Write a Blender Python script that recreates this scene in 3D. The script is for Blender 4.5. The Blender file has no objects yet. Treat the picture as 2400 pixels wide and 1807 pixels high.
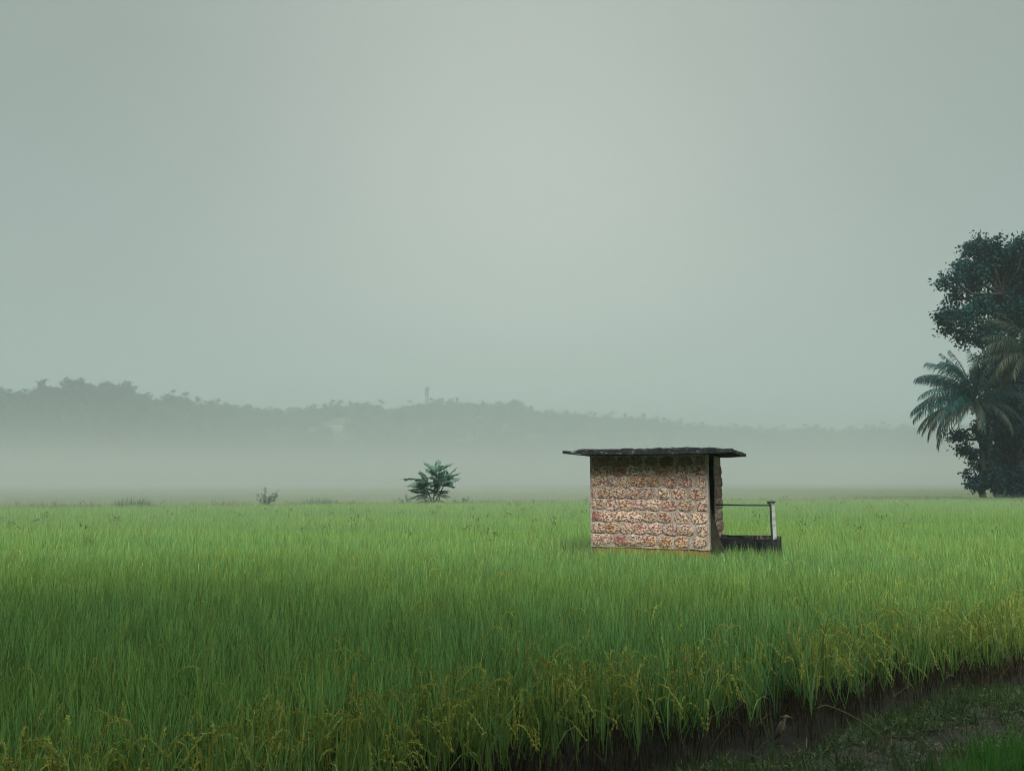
import bpy, bmesh, math, random
import numpy as np
from mathutils import Vector, Matrix, noise as mnoise

R = math.radians
random.seed(7)
rng = np.random.default_rng(7)
scene = bpy.context.scene
COL = scene.collection

# ------------------------------------------------------------------ camera
CAM_H = 2.1
PITCH = R(6.8)
F_PX = 28.0 / 36.0 * 2400.0
cam_d = bpy.data.cameras.new('camera')
cam_d.lens = 28.0
cam_d.sensor_width = 36.0
cam_d.clip_start = 0.05
cam_d.clip_end = 6000.0
cam = bpy.data.objects.new('camera', cam_d)
cam.location = (0, 0, CAM_H)
cam.rotation_euler = (math.pi / 2 + PITCH, 0, 0)
COL.objects.link(cam)
scene.camera = cam

# ------------------------------------------------------------------ sky, sun, exposure
SUN_EL, SUN_AZ = R(55), R(182)          # azimuth clockwise from +Y (the view direction): behind the camera
w = bpy.data.worlds.new('World')
scene.world = w
w.use_nodes = True
nt = w.node_tree
nt.nodes.clear()
out = nt.nodes.new('ShaderNodeOutputWorld')
bg = nt.nodes.new('ShaderNodeBackground')
bg.inputs['Strength'].default_value = 0.1
sky = nt.nodes.new('ShaderNodeTexSky')
sky.sky_type = 'NISHITA'
sky.sun_disc = False
sky.sun_elevation = SUN_EL
sky.sun_rotation = SUN_AZ
hsv = nt.nodes.new('ShaderNodeHueSaturation')
hsv.inputs['Saturation'].default_value = 0.25
nt.links.new(sky.outputs['Color'], hsv.inputs['Color'])
# overcast deck: even towards the horizon, brighter overhead, as a thick cloud layer is
tc = nt.nodes.new('ShaderNodeTexCoord')
sep = nt.nodes.new('ShaderNodeSeparateXYZ')
nt.links.new(tc.outputs['Generated'], sep.inputs[0])
ramp = nt.nodes.new('ShaderNodeValToRGB')
ramp.color_ramp.interpolation = 'B_SPLINE'
OV = [(0.0, 0.48), (0.45, 0.49), (0.62, 0.62), (0.74, 1.8), (0.86, 5.6), (1.0, 10.5)]
SKY_T = (0.865, 1.0, 0.905)
while len(ramp.color_ramp.elements) < len(OV):
    ramp.color_ramp.elements.new(0.5)
for e, (p, v) in zip(ramp.color_ramp.elements, OV):
    e.position = p
    e.color = (v * SKY_T[0] / 10, v * SKY_T[1] / 10, v * SKY_T[2] / 10, 1)
nt.links.new(sep.outputs['Z'], ramp.inputs['Fac'])
mul = nt.nodes.new('ShaderNodeVectorMath'); mul.operation = 'SCALE'
mul.inputs['Scale'].default_value = 10.0
nt.links.new(ramp.outputs['Color'], mul.inputs[0])
# faint broad cloud mottling
nz = nt.nodes.new('ShaderNodeTexNoise')
nz.inputs['Scale'].default_value = 1.7
nz.inputs['Detail'].default_value = 3
nt.links.new(tc.outputs['Generated'], nz.inputs['Vector'])
mr = nt.nodes.new('ShaderNodeMapRange')
mr.inputs['From Min'].default_value = 0.25; mr.inputs['From Max'].default_value = 0.75
mr.inputs['To Min'].default_value = 0.91; mr.inputs['To Max'].default_value = 1.09
nt.links.new(nz.outputs['Fac'], mr.inputs['Value'])
mul2 = nt.nodes.new('ShaderNodeVectorMath'); mul2.operation = 'SCALE'
nt.links.new(mul.outputs[0], mul2.inputs[0]); nt.links.new(mr.outputs[0], mul2.inputs['Scale'])
# the veiled brightness in the cloud ahead, as in the photograph's sky
GLOW_DIR = Vector((0.03, math.cos(R(19)), math.sin(R(19)))).normalized()
dotn = nt.nodes.new('ShaderNodeVectorMath'); dotn.operation = 'DOT_PRODUCT'
dotn.inputs[1].default_value = GLOW_DIR
nrmn = nt.nodes.new('ShaderNodeVectorMath'); nrmn.operation = 'NORMALIZE'
nt.links.new(tc.outputs['Generated'], nrmn.inputs[0]); nt.links.new(nrmn.outputs[0], dotn.inputs[0])
gpow = nt.nodes.new('ShaderNodeMath'); gpow.operation = 'POWER'; gpow.use_clamp = True
mx0 = nt.nodes.new('ShaderNodeMath'); mx0.operation = 'MAXIMUM'; mx0.inputs[1].default_value = 0.0
nt.links.new(dotn.outputs['Value'], mx0.inputs[0]); nt.links.new(mx0.outputs[0], gpow.inputs[0]); gpow.inputs[1].default_value = 15.0
gcol = nt.nodes.new('ShaderNodeVectorMath'); gcol.operation = 'SCALE'
gcol.inputs[0].default_value = (0.57, 0.54, 0.455); nt.links.new(gpow.outputs[0], gcol.inputs['Scale'])
gsum = nt.nodes.new('ShaderNodeVectorMath'); gsum.operation = 'ADD'
nt.links.new(mul2.outputs[0], gsum.inputs[0]); nt.links.new(gcol.outputs[0], gsum.inputs[1])
mix = nt.nodes.new('ShaderNodeMix'); mix.data_type = 'RGBA'
mix.inputs['Factor'].default_value = 0.93
nt.links.new(hsv.outputs['Color'], mix.inputs['A'])
nt.links.new(gsum.outputs[0], mix.inputs['B'])
nt.links.new(mix.outputs['Result'], bg.inputs['Color'])
nt.links.new(bg.outputs[0], out.inputs[0])

sun_d = bpy.data.lights.new('sun', 'SUN')
sun_d.energy = 1.5
sun_d.angle = R(35)
sun_d.color = (1.0, 0.97, 0.92)
sun = bpy.data.objects.new('sun', sun_d)
sdir = Vector((math.sin(SUN_AZ) * math.cos(SUN_EL), math.cos(SUN_AZ) * math.cos(SUN_EL), math.sin(SUN_EL)))
sun.rotation_euler = sdir.to_track_quat('Z', 'Y').to_euler()
sun.location = (0, 0, 60)
COL.objects.link(sun)

scene.view_settings.view_transform = 'Standard'
scene.view_settings.look = 'None'
scene.view_settings.exposure = 2.28
scene.view_settings.gamma = 1.0
scene.view_settings.use_curve_mapping = False
HAZE_DENSITY, HAZE_COLOR = 0.00104, (0.430, 0.535, 0.512)
MIST_DENSITY, MIST_COLOR = 0.008, (0.505, 0.575, 0.522)
scene.cycles.max_bounces = 8
scene.cycles.diffuse_bounces = 6
scene.cycles.transmission_bounces = 6
scene.cycles.transparent_max_bounces = 8
scene.cycles.volume_bounces = 0
scene.cycles.use_denoising = True
scene.cycles.filter_width = 1.05

# ------------------------------------------------------------------ helpers
cp, sp = math.cos(PITCH), math.sin(PITCH)
def ray(px, py):
    xc, zc = (px - 1200.0) / F_PX, (903.5 - py) / F_PX
    return Vector((xc, cp - zc * sp, sp + zc * cp))
def at(px, py, Y):                      # the place that the camera sees at this pixel of the photograph, Y metres ahead
    d = ray(px, py)
    return Vector((0, 0, CAM_H)) + d * (Y / d.y)
def on_level(px, py, z):
    d = ray(px, py)
    return Vector((0, 0, CAM_H)) + d * ((z - CAM_H) / d.z)

def tag(o, label=None, cat=None, group=None, kind=None):
    if label: o['label'] = label
    if cat: o['category'] = cat
    if group: o['group'] = group
    if kind: o['kind'] = kind
    return o
def empty(name, loc, rz=0.0):
    o = bpy.data.objects.new(name, None)
    o.empty_display_size = 0.1
    o.location = loc
    o.rotation_euler = (0, 0, rz)
    COL.objects.link(o)
    return o
def link(name, me, parent=None, loc=(0, 0, 0), rot=(0, 0, 0)):
    o = bpy.data.objects.new(name, me)
    o.location = loc
    o.rotation_euler = rot
    if parent is not None: o.parent = parent
    COL.objects.link(o)
    return o

class MB:
    """collects vertices, faces and one RGB value per vertex (height along, random, dryness)"""
    def __init__(s): s.v, s.f, s.c = [], [], []
    def add(s, vs, fs, c=(0, .5, 0)):
        b = len(s.v)
        s.v.extend([tuple(x) for x in vs])
        s.f.extend([tuple(i + b for i in f) for f in fs])
        if isinstance(c, list): s.c.extend(c)
        else: s.c.extend([c] * len(vs))
    def mesh(s, name, mat, smooth=False):
        me = bpy.data.meshes.new(name)
        me.from_pydata(s.v, [], s.f)
        a = me.attributes.new('leaf', 'FLOAT_VECTOR', 'POINT')
        a.data.foreach_set('vector', np.array(s.c, dtype=np.float32).ravel())
        if mat is not None: me.materials.append(mat)
        if smooth: me.polygons.foreach_set('use_smooth', [True] * len(me.polygons))
        me.update()
        return me
    def tube(s, pts, rads, n=6, c=(0, .5, 0), cap=True, flat=1.0):
        pts = [Vector(p) for p in pts]
        b = len(s.v)
        side = None
        for i, p in enumerate(pts):
            d = (pts[min(i + 1, len(pts) - 1)] - pts[max(i - 1, 0)]).normalized()
            if side is None:
                ref = Vector((0, 1, 0)) if abs(d.y) < .9 else Vector((1, 0, 0))
                side = d.cross(ref).normalized()
            side = (side - d * side.dot(d)).normalized()
            up = d.cross(side)
            for k in range(n):
                a = 2 * math.pi * k / n
                s.v.append(tuple(p + (side * math.cos(a) + up * math.sin(a) * flat) * rads[i]))
                s.c.append(c)
        for i in range(len(pts) - 1):
            for k in range(n):
                k2 = (k + 1) % n
                s.f.append((b + i * n + k, b + i * n + k2, b + (i + 1) * n + k2, b + (i + 1) * n + k))
        if cap:
            s.f.append(tuple(b + k for k in range(n))[::-1])
            s.f.append(tuple(b + (len(pts) - 1) * n + k for k in range(n)))
    def box(s, lo, hi, c=(0, .5, 0)):
        x0, y0, z0 = lo; x1, y1, z1 = hi
        s.add([(x0, y0, z0), (x1, y0, z0), (x1, y1, z0), (x0, y1, z0), (x0, y0, z1), (x1, y0, z1), (x1, y1, z1), (x0, y1, z1)],
              [(0, 3, 2, 1), (4, 5, 6, 7), (0, 1, 5, 4), (1, 2, 6, 5), (2, 3, 7, 6), (3, 0, 4, 7)], c)
    def blade(s, base, az, lean, curl, length, width, r, dry=0.0, seg=4, face=None, twist=0.0):
        """one leaf blade: rises, leans towards az, bends over by curl"""
        p = Vector(base)
        fa = az + math.pi / 2 if face is None else face
        b = len(s.v)
        for i in range(seg + 1):
            t = i / seg
            wv = Vector((math.cos(fa + twist * t), math.sin(fa + twist * t), 0))
            ww = width * (0.65 + 0.35 * min(1, t * 3)) * (1 - max(0, (t - .35) / .65) ** 1.6)
            if i < seg:
                s.v.append(tuple(p - wv * ww / 2)); s.v.append(tuple(p + wv * ww / 2))
                s.c += [(t, r, dry)] * 2
            else:
                s.v.append(tuple(p)); s.c.append((t, r, dry))
            a = lean + curl * t * t
            p = p + Vector((math.cos(az) * math.sin(a), math.sin(az) * math.sin(a), math.cos(a))) * (length / seg)
        for i in range(seg - 1):
            s.f.append((b + 2 * i, b + 2 * i + 1, b + 2 * i + 3, b + 2 * i + 2))
        s.f.append((b + 2 * seg - 2, b + 2 * seg - 1, b + 2 * seg))
    def leaf(s, p, d, n, L, W, r, dry=0.0, h=0.5):
        """a pointed leaf of two triangles folded on its midrib"""
        d = d.normalized()
        sd = d.cross(n)
        if sd.length < 1e-4: sd = d.orthogonal()
        sd.normalize(); n = sd.cross(d)
        s.add([p, p + d * L * .45 + sd * W / 2 + n * W * .15, p + d * L, p + d * L * .45 - sd * W / 2 + n * W * .15],
              [(0, 1, 2), (0, 2, 3)], (h, r, dry))

def nodes_mat(name):
    m = bpy.data.materials.new(name)
    m.use_nodes = True
    n = m.node_tree
    n.nodes.clear()
    o = n.nodes.new('ShaderNodeOutputMaterial')
    return m, n, o
def N(n, t, **kw):
    x = n.nodes.new(t)
    for k, v in kw.items(): setattr(x, k, v)
    return x
def mixc(n, fac, a, b, blend='MIX'):
    x = N(n, 'ShaderNodeMix', data_type='RGBA', blend_type=blend)
    for key, v in (('Factor', fac), ('A', a), ('B', b)):
        if isinstance(v, (int, float)): x.inputs[key].default_value = v
        elif isinstance(v, tuple): x.inputs[key].default_value = (*v, 1)
        else: n.links.new(v, x.inputs[key])
    return x.outputs['Result']
def noise_out(n, scale, detail=3, vec=None, rough=.55, dist=0.0):
    x = N(n, 'ShaderNodeTexNoise')
    x.inputs['Scale'].default_value = scale; x.inputs['Detail'].default_value = detail
    x.inputs['Roughness'].default_value = rough; x.inputs['Distortion'].default_value = dist
    if vec is not None: n.links.new(vec, x.inputs['Vector'])
    return x.outputs['Fac']
def rampv(n, val, lo, hi, a=0.0, b=1.0, smooth=True):
    x = N(n, 'ShaderNodeMapRange', interpolation_type='SMOOTHSTEP' if smooth else 'LINEAR')
    x.inputs['From Min'].default_value = lo; x.inputs['From Max'].default_value = hi
    x.inputs['To Min'].default_value = a; x.inputs['To Max'].default_value = b
    n.links.new(val, x.inputs['Value'])
    return x.outputs[0]
def pos(n): return N(n, 'ShaderNodeNewGeometry').outputs['Position']

def leaf_mat(name, ca, cb, dry=(.22, .15, .05), patch=0.12, transl=.35, rough=.5, spec=.3, tip=None, patch_mix=.6, sheen=0.0, vary=.22, fine=0):
    """foliage: two colours mixed by the plant's patch in the field and by the leaf, dry colour by attribute; some light passes through"""
    m, n, o = nodes_mat(name)
    at_ = N(n, 'ShaderNodeAttribute', attribute_name='leaf')
    sx = N(n, 'ShaderNodeSeparateXYZ'); n.links.new(at_.outputs['Vector'], sx.inputs[0])
    if fine:
        pm = N(n, 'ShaderNodeMapping'); pm.inputs['Scale'].default_value = (.5, 1.5, 1); n.links.new(pos(n), pm.inputs[0])
        pz = noise_out(n, patch, 3, pm.outputs[0])
    else:
        pz = noise_out(n, patch, 3, pos(n))
    pz = rampv(n, pz, .38, .62)
    if fine:
        pf = N(n, 'ShaderNodeMix', data_type='FLOAT'); pf.inputs['Factor'].default_value = .4
        n.links.new(pz, pf.inputs['A']); n.links.new(rampv(n, noise_out(n, fine, 2, pos(n)), .35, .65), pf.inputs['B'])
        pz = pf.outputs['Result']
    mm = N(n, 'ShaderNodeMix', data_type='FLOAT'); mm.inputs['Factor'].default_value = patch_mix
    n.links.new(sx.outputs['Y'], mm.inputs['A']); n.links.new(pz, mm.inputs['B'])
    c = mixc(n, mm.outputs['Result'], ca, cb)
    if tip is not None:
        tf = N(n, 'ShaderNodeMath', operation='MULTIPLY'); n.links.new(rampv(n, sx.outputs['X'], .55, 1.0), tf.inputs[0]); tf.inputs[1].default_value = .5
        c = mixc(n, tf.outputs[0], c, tip)
    c = mixc(n, sx.outputs['Z'], c, dry)
    br = rampv(n, sx.outputs['Y'], 0, 1, 1 - vary, 1 + vary, False)
    vm = N(n, 'ShaderNodeVectorMath', operation='SCALE'); n.links.new(c, vm.inputs[0]); n.links.new(br, vm.inputs['Scale'])
    c = vm.outputs[0]
    p = N(n, 'ShaderNodeBsdfPrincipled')
    p.inputs['Roughness'].default_value = rough; p.inputs['Specular IOR Level'].default_value = spec
    n.links.new(c, p.inputs['Base Color'])
    p.inputs['Sheen Weight'].default_value = sheen; p.inputs['Sheen Roughness'].default_value = .45
    t = N(n, 'ShaderNodeBsdfTranslucent'); n.links.new(c, t.inputs['Color'])
    ms = N(n, 'ShaderNodeMixShader'); ms.inputs[0].default_value = transl
    n.links.new(p.outputs[0], ms.inputs[1]); n.links.new(t.outputs[0], ms.inputs[2])
    n.links.new(ms.outputs[0], o.inputs['Surface'])
    return m

def rough_mat(name, ca, cb, scale=6, rough=.9, bump=.3, bscale=None, cc=None, cscale=2, obj_space=True, spec=.2, thr=(.35, .65)):
    m, n, o = nodes_mat(name)
    v = N(n, 'ShaderNodeTexCoord').outputs['Object'] if obj_space else pos(n)
    f = rampv(n, noise_out(n, scale, 6, v, .65), *thr)
    c = mixc(n, f, ca, cb)
    if cc is not None:
        c = mixc(n, rampv(n, noise_out(n, cscale, 5, v, .6), .5, .68), c, cc)
    p = N(n, 'ShaderNodeBsdfPrincipled')
    p.inputs['Roughness'].default_value = rough; p.inputs['Specular IOR Level'].default_value = spec
    n.links.new(c, p.inputs['Base Color'])
    if bump:
        b = N(n, 'ShaderNodeBump'); b.inputs['Strength'].default_value = bump; b.inputs['Distance'].default_value = .02
        n.links.new(noise_out(n, bscale or scale * 3, 6, v, .7), b.inputs['Height'])
        n.links.new(b.outputs[0], p.inputs['Normal'])
    n.links.new(p.outputs[0], o.inputs['Surface'])
    return m

# materials
M_rice = leaf_mat('rice_leaf', (.245, .370, .075), (.125, .295, .118), dry=(.36, .33, .085), patch=.14, transl=.5, tip=(.22, .36, .08), rough=.36, spec=.6, sheen=.12, patch_mix=.6, vary=.65, fine=1.6)
M_rice2 = leaf_mat('pale_rice_leaf', (.27, .33, .17), (.20, .29, .14), patch=.05, transl=.35)
M_ear = leaf_mat('rice_ear', (.40, .40, .068), (.29, .35, .068), dry=(.40, .33, .085), patch=.4, transl=.25, rough=.6, vary=.3)
M_straw = leaf_mat('straw_stem', (.034, .032, .020), (.022, .026, .016), dry=(.13, .085, .048), patch=.7, transl=.1, rough=.7, vary=.5)
M_weed = leaf_mat('weed_leaf', (.065, .13, .035), (.04, .095, .04), dry=(.18, .13, .06), patch=.9, transl=.3)
M_grass = leaf_mat('bright_grass', (.11, .27, .045), (.07, .20, .05), patch=.9, transl=.35)
M_bank = leaf_mat('bank_grass_leaf', (.06, .12, .05), (.13, .14, .07), patch=.25, transl=.3)
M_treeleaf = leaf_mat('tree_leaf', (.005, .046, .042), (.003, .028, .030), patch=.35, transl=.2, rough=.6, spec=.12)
M_darkleaf = leaf_mat('dark_tree_leaf', (.003, .028, .030), (.002, .018, .021), patch=.35, transl=.15, rough=.6, spec=.1)
M_palm = leaf_mat('palm_leaf', (.006, .046, .040), (.004, .028, .030), dry=(.10, .065, .02), patch=.3, transl=.25, rough=.5, spec=.15)
M_palm2 = leaf_mat('olive_palm_leaf', (.014, .036, .018), (.009, .028, .020), dry=(.06, .05, .02), patch=.3, transl=.25, rough=.5, spec=.12)
M_shrub = leaf_mat('shrub_leaf', (.115, .215, .155), (.075, .16, .12), patch=1.2, transl=.4, rough=.5, spec=.2)
M_forest = leaf_mat('forest_leaf', (.012, .040, .040), (.008, .028, .034), patch=.02, transl=.1, rough=.7)
M_darkbark = rough_mat('dark_bark', (.016, .016, .014), (.03, .028, .025), 9, .95, .6)
M_bark = rough_mat('bark', (.05, .042, .034), (.09, .078, .062), 9, .95, .6)
M_soil = None

# ------------------------------------------------------------------ ground
# near field edge: a line on the ground; the muddy bund lies on its camera side
BUND = 0.15
E1 = on_level(1580, 1812, BUND); E2 = on_level(2400, 1592, BUND)
E1 = Vector((E1.x, E1.y)); E2 = Vector((E2.x, E2.y))
Ed = (E2 - E1).normalized()
En = Vector((Ed.y, -Ed.x))               # points to the bund (camera side)
def s_edge(x, y):
    return (x - E1.x) * En.x + (y - E1.y) * En.y + .10 * math.sin(1.9 * x + .8) + .06 * math.sin(4.3 * x + 2) + .09 * mnoise.noise((x * 2.1, y * 2.1, 11)) + .06 * mnoise.noise((x * 6.3, y * 6.3, 5))
# far field edge: the grassy bank
FA, FB = Vector((-25.0, 39.5)), Vector((38.6, 59.5))
Fd = (FB - FA).normalized(); Fn = Vector((-Fd.y, Fd.x))
def far_edge(x, y): return (x - FA.x) * Fn.x + (y - FA.y) * Fn.y     # > 0 beyond the bank
def sstep(a, b, x):
    t = min(1, max(0, (x - a) / (b - a))); return t * t * (3 - 2 * t)
def ground_z(x, y):
    z = BUND * sstep(-.5, .05, s_edge(x, y)) if y < 30 else 0.0
    if 2 < y < 16 and abs(x) < 14:
        z += .035 * mnoise.noise((x * 1.7, y * 1.7, 0)) * sstep(0, .5, s_edge(x, y)) + .015 * mnoise.noise((x * 6, y * 6, 3))
    if 1 < y < 20:
        sd0 = s_edge(x, y)
        z -= .13 * sstep(-.42, -.15, sd0) * (1 - sstep(-.02, .22, sd0))        # ground sunk under the rice edge, shaped to darken that strip
    f = far_edge(x, y)
    if abs(f - .9) < 2.0 and y > 20: z += .42 * (1 - sstep(.2, 1.3, abs(f - .9)))
    return z
def on_ground(px, py):                  # where the sight line of this pixel meets the ground
    z = BUND
    for _ in range(12):
        q = on_level(px, py, z); z = .5 * z + .5 * ground_z(q.x, q.y)
    q = on_level(px, py, z); q.z = ground_z(q.x, q.y)
    return q
def axis(dense_lo, dense_hi, step, far, grow=1.28):
    a = list(np.arange(dense_lo, dense_hi + 1e-6, step))
    st, x = step, dense_hi
    while x < far:
        st = min(st * grow, 120); x += st; a.append(min(x, far))
    st, x = step, dense_lo
    while x > -far:
        st = min(st * grow, 120); x -= st; a.insert(0, max(x, -far))
    return a
HALF = 3200.0
xs = axis(-3, 8, .11, HALF, 1.12); ys = axis(2.5, 11, .11, HALF, 1.12)
me = bpy.data.meshes.new('ground')
nx, ny = len(xs), len(ys)
gv = [(x, y, ground_z(x, y)) for y in ys for x in xs]
gf = [(j * nx + i, j * nx + i + 1, (j + 1) * nx + i + 1, (j + 1) * nx + i) for j in range(ny - 1) for i in range(nx - 1)]
me.from_pydata(gv, [], gf)
me.polygons.foreach_set('use_smooth', [True] * len(me.polygons))
m, n, o = nodes_mat('wet_soil')
v = pos(n)
c = mixc(n, rampv(n, noise_out(n, 1.3, 6, v, .65), .35, .65), (.028, .025, .022), (.056, .049, .043))
c = mixc(n, rampv(n, noise_out(n, 14, 5, v, .7), .5, .7), c, (.030, .036, .016))
p = N(n, 'ShaderNodeBsdfPrincipled'); p.inputs['Roughness'].default_value = .8; p.inputs['Specular IOR Level'].default_value = .25
n.links.new(c, p.inputs['Base Color'])
b = N(n, 'ShaderNodeBump'); b.inputs['Strength'].default_value = .8; b.inputs['Distance'].default_value = .04
n.links.new(noise_out(n, 18, 8, v, .7), b.inputs['Height']); n.links.new(b.outputs[0], p.inputs['Normal'])
n.links.new(p.outputs[0], o.inputs['Surface'])
me.materials.append(m)
tag(link('ground', me), kind='structure')

# ------------------------------------------------------------------ hills with their woods
SKY_PTS = [(-900, 930), (-400, 920), (0, 925), (60, 925), (100, 905), (130, 918), (170, 897), (200, 902), (225, 915), (260, 908), (290, 910), (320, 918), (345, 940),
           (365, 948), (400, 932), (430, 935), (440, 945), (480, 950), (540, 960), (600, 968), (640, 970), (665, 978), (700, 973), (740, 965), (830, 954), (930, 964),
           (1000, 958), (1100, 955), (1190, 955), (1240, 970), (1270, 978), (1400, 988), (1500, 993), (1620, 1010), (1700, 1015), (1850, 1018), (1950, 1023),
           (2050, 1016), (2150, 1020), (2400, 1022), (2900, 1030), (3400, 1010)]
def skyline(px): return float(np.interp(px, [a for a, _ in SKY_PTS], [b for _, b in SKY_PTS]))
def ridge_dist(px): return float(np.interp(px, [-900, 0, 350, 700, 1100, 1800, 2400, 3400], [800, 830, 920, 1150, 1320, 1450, 1480, 1480]))
HTREE = 15.0
def ridge(px):
    """direction (unit, level), distance and height of the bare ridge in this column of the view"""
    d = ray(px, skyline(px)); L = math.hypot(d.x, d.y)
    D = ridge_dist(px)
    return Vector((d.x / L, d.y / L)), D, CAM_H + d.z / L * D - HTREE * .8
pxs = list(np.arange(-900, 3401, 12.0))
TS = [(-230, -.02), (-150, .12), (-115, .3), (-80, .55), (-45, .8), (-18, .96), (0, 1.0), (25, .97), (80, .8), (170, .4), (260, -.02)]
hv, hf = [], []
for px in pxs:
    u, D, H = ridge(px)
    for dt, fr in TS:
        r_ = D + dt
        z = H * fr if fr > 0 else -2
        hv.append((u.x * r_, u.y * r_, z + (3 * mnoise.noise((u.x * r_ * .02, u.y * r_ * .02, 0)) if 0 < fr < 1 else 0)))
nT = len(TS)
for i in range(len(pxs) - 1):
    for j in range(nT - 1):
        hf.append((i * nT + j, (i + 1) * nT + j, (i + 1) * nT + j + 1, i * nT + j + 1))
me = bpy.data.meshes.new('hills'); me.from_pydata(hv, [], hf)
me.polygons.foreach_set('use_smooth', [True] * len(me.polygons))
me.materials.append(rough_mat('hill_ground', (.03, .05, .03), (.05, .06, .035), .05, 1, 0, obj_space=False))
tag(link('hills', me), kind='structure')
def hill_z(px, dt):
    u, D, H = ridge(px)
    fr = float(np.interp(dt, [a for a, _ in TS], [b for _, b in TS]))
    return Vector((u.x * (D + dt), u.y * (D + dt), H * fr))

def crown_mb(mb, lobes, n_cl, per, sig, L, W, shell=.5, up=.35, dry=0.0, R_=rng):
    """foliage of many small leaves: clumps through each lobe (centre, radius), leaves round each clump"""
    tot = sum(r ** 2 for _, r in lobes)
    for c, r in lobes:
        k = max(3, int(n_cl * r * r / tot))
        for _ in range(k):
            d = Vector(R_.normal(size=3)).normalized()
            q = Vector(c) + d * r * (R_.random() ** shell)
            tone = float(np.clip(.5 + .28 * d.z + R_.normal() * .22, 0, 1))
            for _ in range(per):
                e = Vector(R_.normal(size=3)) * sig
                ld = (Vector(R_.normal(size=3)) + Vector((0, 0, -.25))).normalized()
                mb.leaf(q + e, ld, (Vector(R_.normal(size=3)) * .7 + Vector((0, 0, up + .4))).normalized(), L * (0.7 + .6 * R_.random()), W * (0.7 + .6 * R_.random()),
                        float(np.clip(tone + R_.normal() * .15, 0, 1)), dry)

# ------------------------------------------------------------------ scattering (for what nobody could count)
def scatter(name, pts, rot, scl, idx, meshes, label=None):
    """one object; its points carry turned and scaled copies of the given plant meshes"""
    me = bpy.data.meshes.new(name)
    me.from_pydata([tuple(p) for p in pts], [], [])
    k = len(pts)
    a = me.attributes.new('rot', 'FLOAT_VECTOR', 'POINT'); a.data.foreach_set('vector', np.asarray(rot, dtype=np.float32).ravel())
    a = me.attributes.new('scl', 'FLOAT_VECTOR', 'POINT'); a.data.foreach_set('vector', np.asarray(scl, dtype=np.float32).ravel())
    a = me.attributes.new('pick', 'INT', 'POINT'); a.data.foreach_set('value', np.asarray(idx, dtype=np.int32))
    o = link(name, me)
    tag(o, label=label, kind='stuff')
    g = bpy.data.node_groups.new(name + '_nodes', 'GeometryNodeTree')
    g.interface.new_socket('Geometry', in_out='INPUT', socket_type='NodeSocketGeometry')
    g.interface.new_socket('Geometry', in_out='OUTPUT', socket_type='NodeSocketGeometry')
    gi = g.nodes.new('NodeGroupInput'); go = g.nodes.new('NodeGroupOutput')
    iop = g.nodes.new('GeometryNodeInstanceOnPoints'); iop.inputs['Pick Instance'].default_value = True
    g2i = g.nodes.new('GeometryNodeGeometryToInstance')
    for mm in meshes:
        src = bpy.data.objects.new(name + '_plant', mm)      # only read by the nodes, stands nowhere itself
        oi = g.nodes.new('GeometryNodeObjectInfo'); oi.inputs['Object'].default_value = src
        g.links.new(oi.outputs['Geometry'], g2i.inputs[0])
    def attr(nm, ty):
        x = g.nodes.new('GeometryNodeInputNamedAttribute'); x.data_type = ty; x.inputs['Name'].default_value = nm
        return x.outputs['Attribute']
    e2r = g.nodes.new('FunctionNodeEulerToRotation')
    g.links.new(attr('rot', 'FLOAT_VECTOR'), e2r.inputs[0])
    g.links.new(gi.outputs[0], iop.inputs['Points'])
    g.links.new(g2i.outputs[0], iop.inputs['Instance'])
    g.links.new(attr('pick', 'INT'), iop.inputs['Instance Index'])
    g.links.new(e2r.outputs[0], iop.inputs['Rotation'])
    g.links.new(attr('scl', 'FLOAT_VECTOR'), iop.inputs['Scale'])
    g.links.new(iop.outputs[0], go.inputs[0])
    md = o.modifiers.new('plants', 'NODES'); md.node_group = g
    return o

# woods on the hills
def far_tree_mesh(k):
    R_ = np.random.default_rng(50 + k)
    mb = MB()
    lob = [((0, 0, 5.5), 3.2)] + [((R_.normal() * 2.4, R_.normal() * 2.4, 5.5 + R_.normal() * 1.7), 1.6 + R_.random() * 1.3) for _ in range(6)]
    crown_mb(mb, lob, 80, 9, .6, 1.5, .9, shell=.4, R_=R_)
    mb.tube([(0, 0, -2), (0, 0, 5)], [.35, .2], 5)
    return mb.mesh('far_tree', M_forest)
def far_palm_mesh():
    mb = MB()
    mb.tube([(0, 0, -2), (.3, 0, 6), (.2, 0, 11)], [.25, .18, .15], 5)
    for i in range(14):
        mb.blade((.2, 0, 11), i * 2 * math.pi / 14 + random.random() * .3, R(35 + 50 * random.random()), R(70), 4.2, .9, random.random(), seg=4)
    return mb.mesh('far_palm', M_forest)
HOUSE_PX, HOUSE_PY = 793, 1006
pts, rot, scl, idx = [], [], [], []
for k in range(6500):
    px = rng.uniform(-700, 3100)
    dt = rng.choice([rng.uniform(-150, -10), rng.uniform(-22, 14)], p=[.52, .48])
    q = hill_z(px, dt)
    if abs(px - HOUSE_PX) < 24 and -80 < dt < -10: continue
    pts.append(q - Vector((0, 0, .5))); rot.append((0, 0, rng.uniform(0, 6.28)))
    base = .50 + .80 * rng.random() ** 2.0 if px > 600 else .65 + .65 * rng.random() ** 1.8
    base *= ridge_dist(px) / 700.0
    scl.append((base * rng.uniform(.8, 1.1), base * rng.uniform(.8, 1.1), base))
    idx.append(rng.choice(6, p=[.2, .2, .2, .195, .195, .01]))
scatter('woodland', pts, rot, scl, idx, [far_tree_mesh(k) for k in range(5)] + [far_palm_mesh()])

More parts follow.
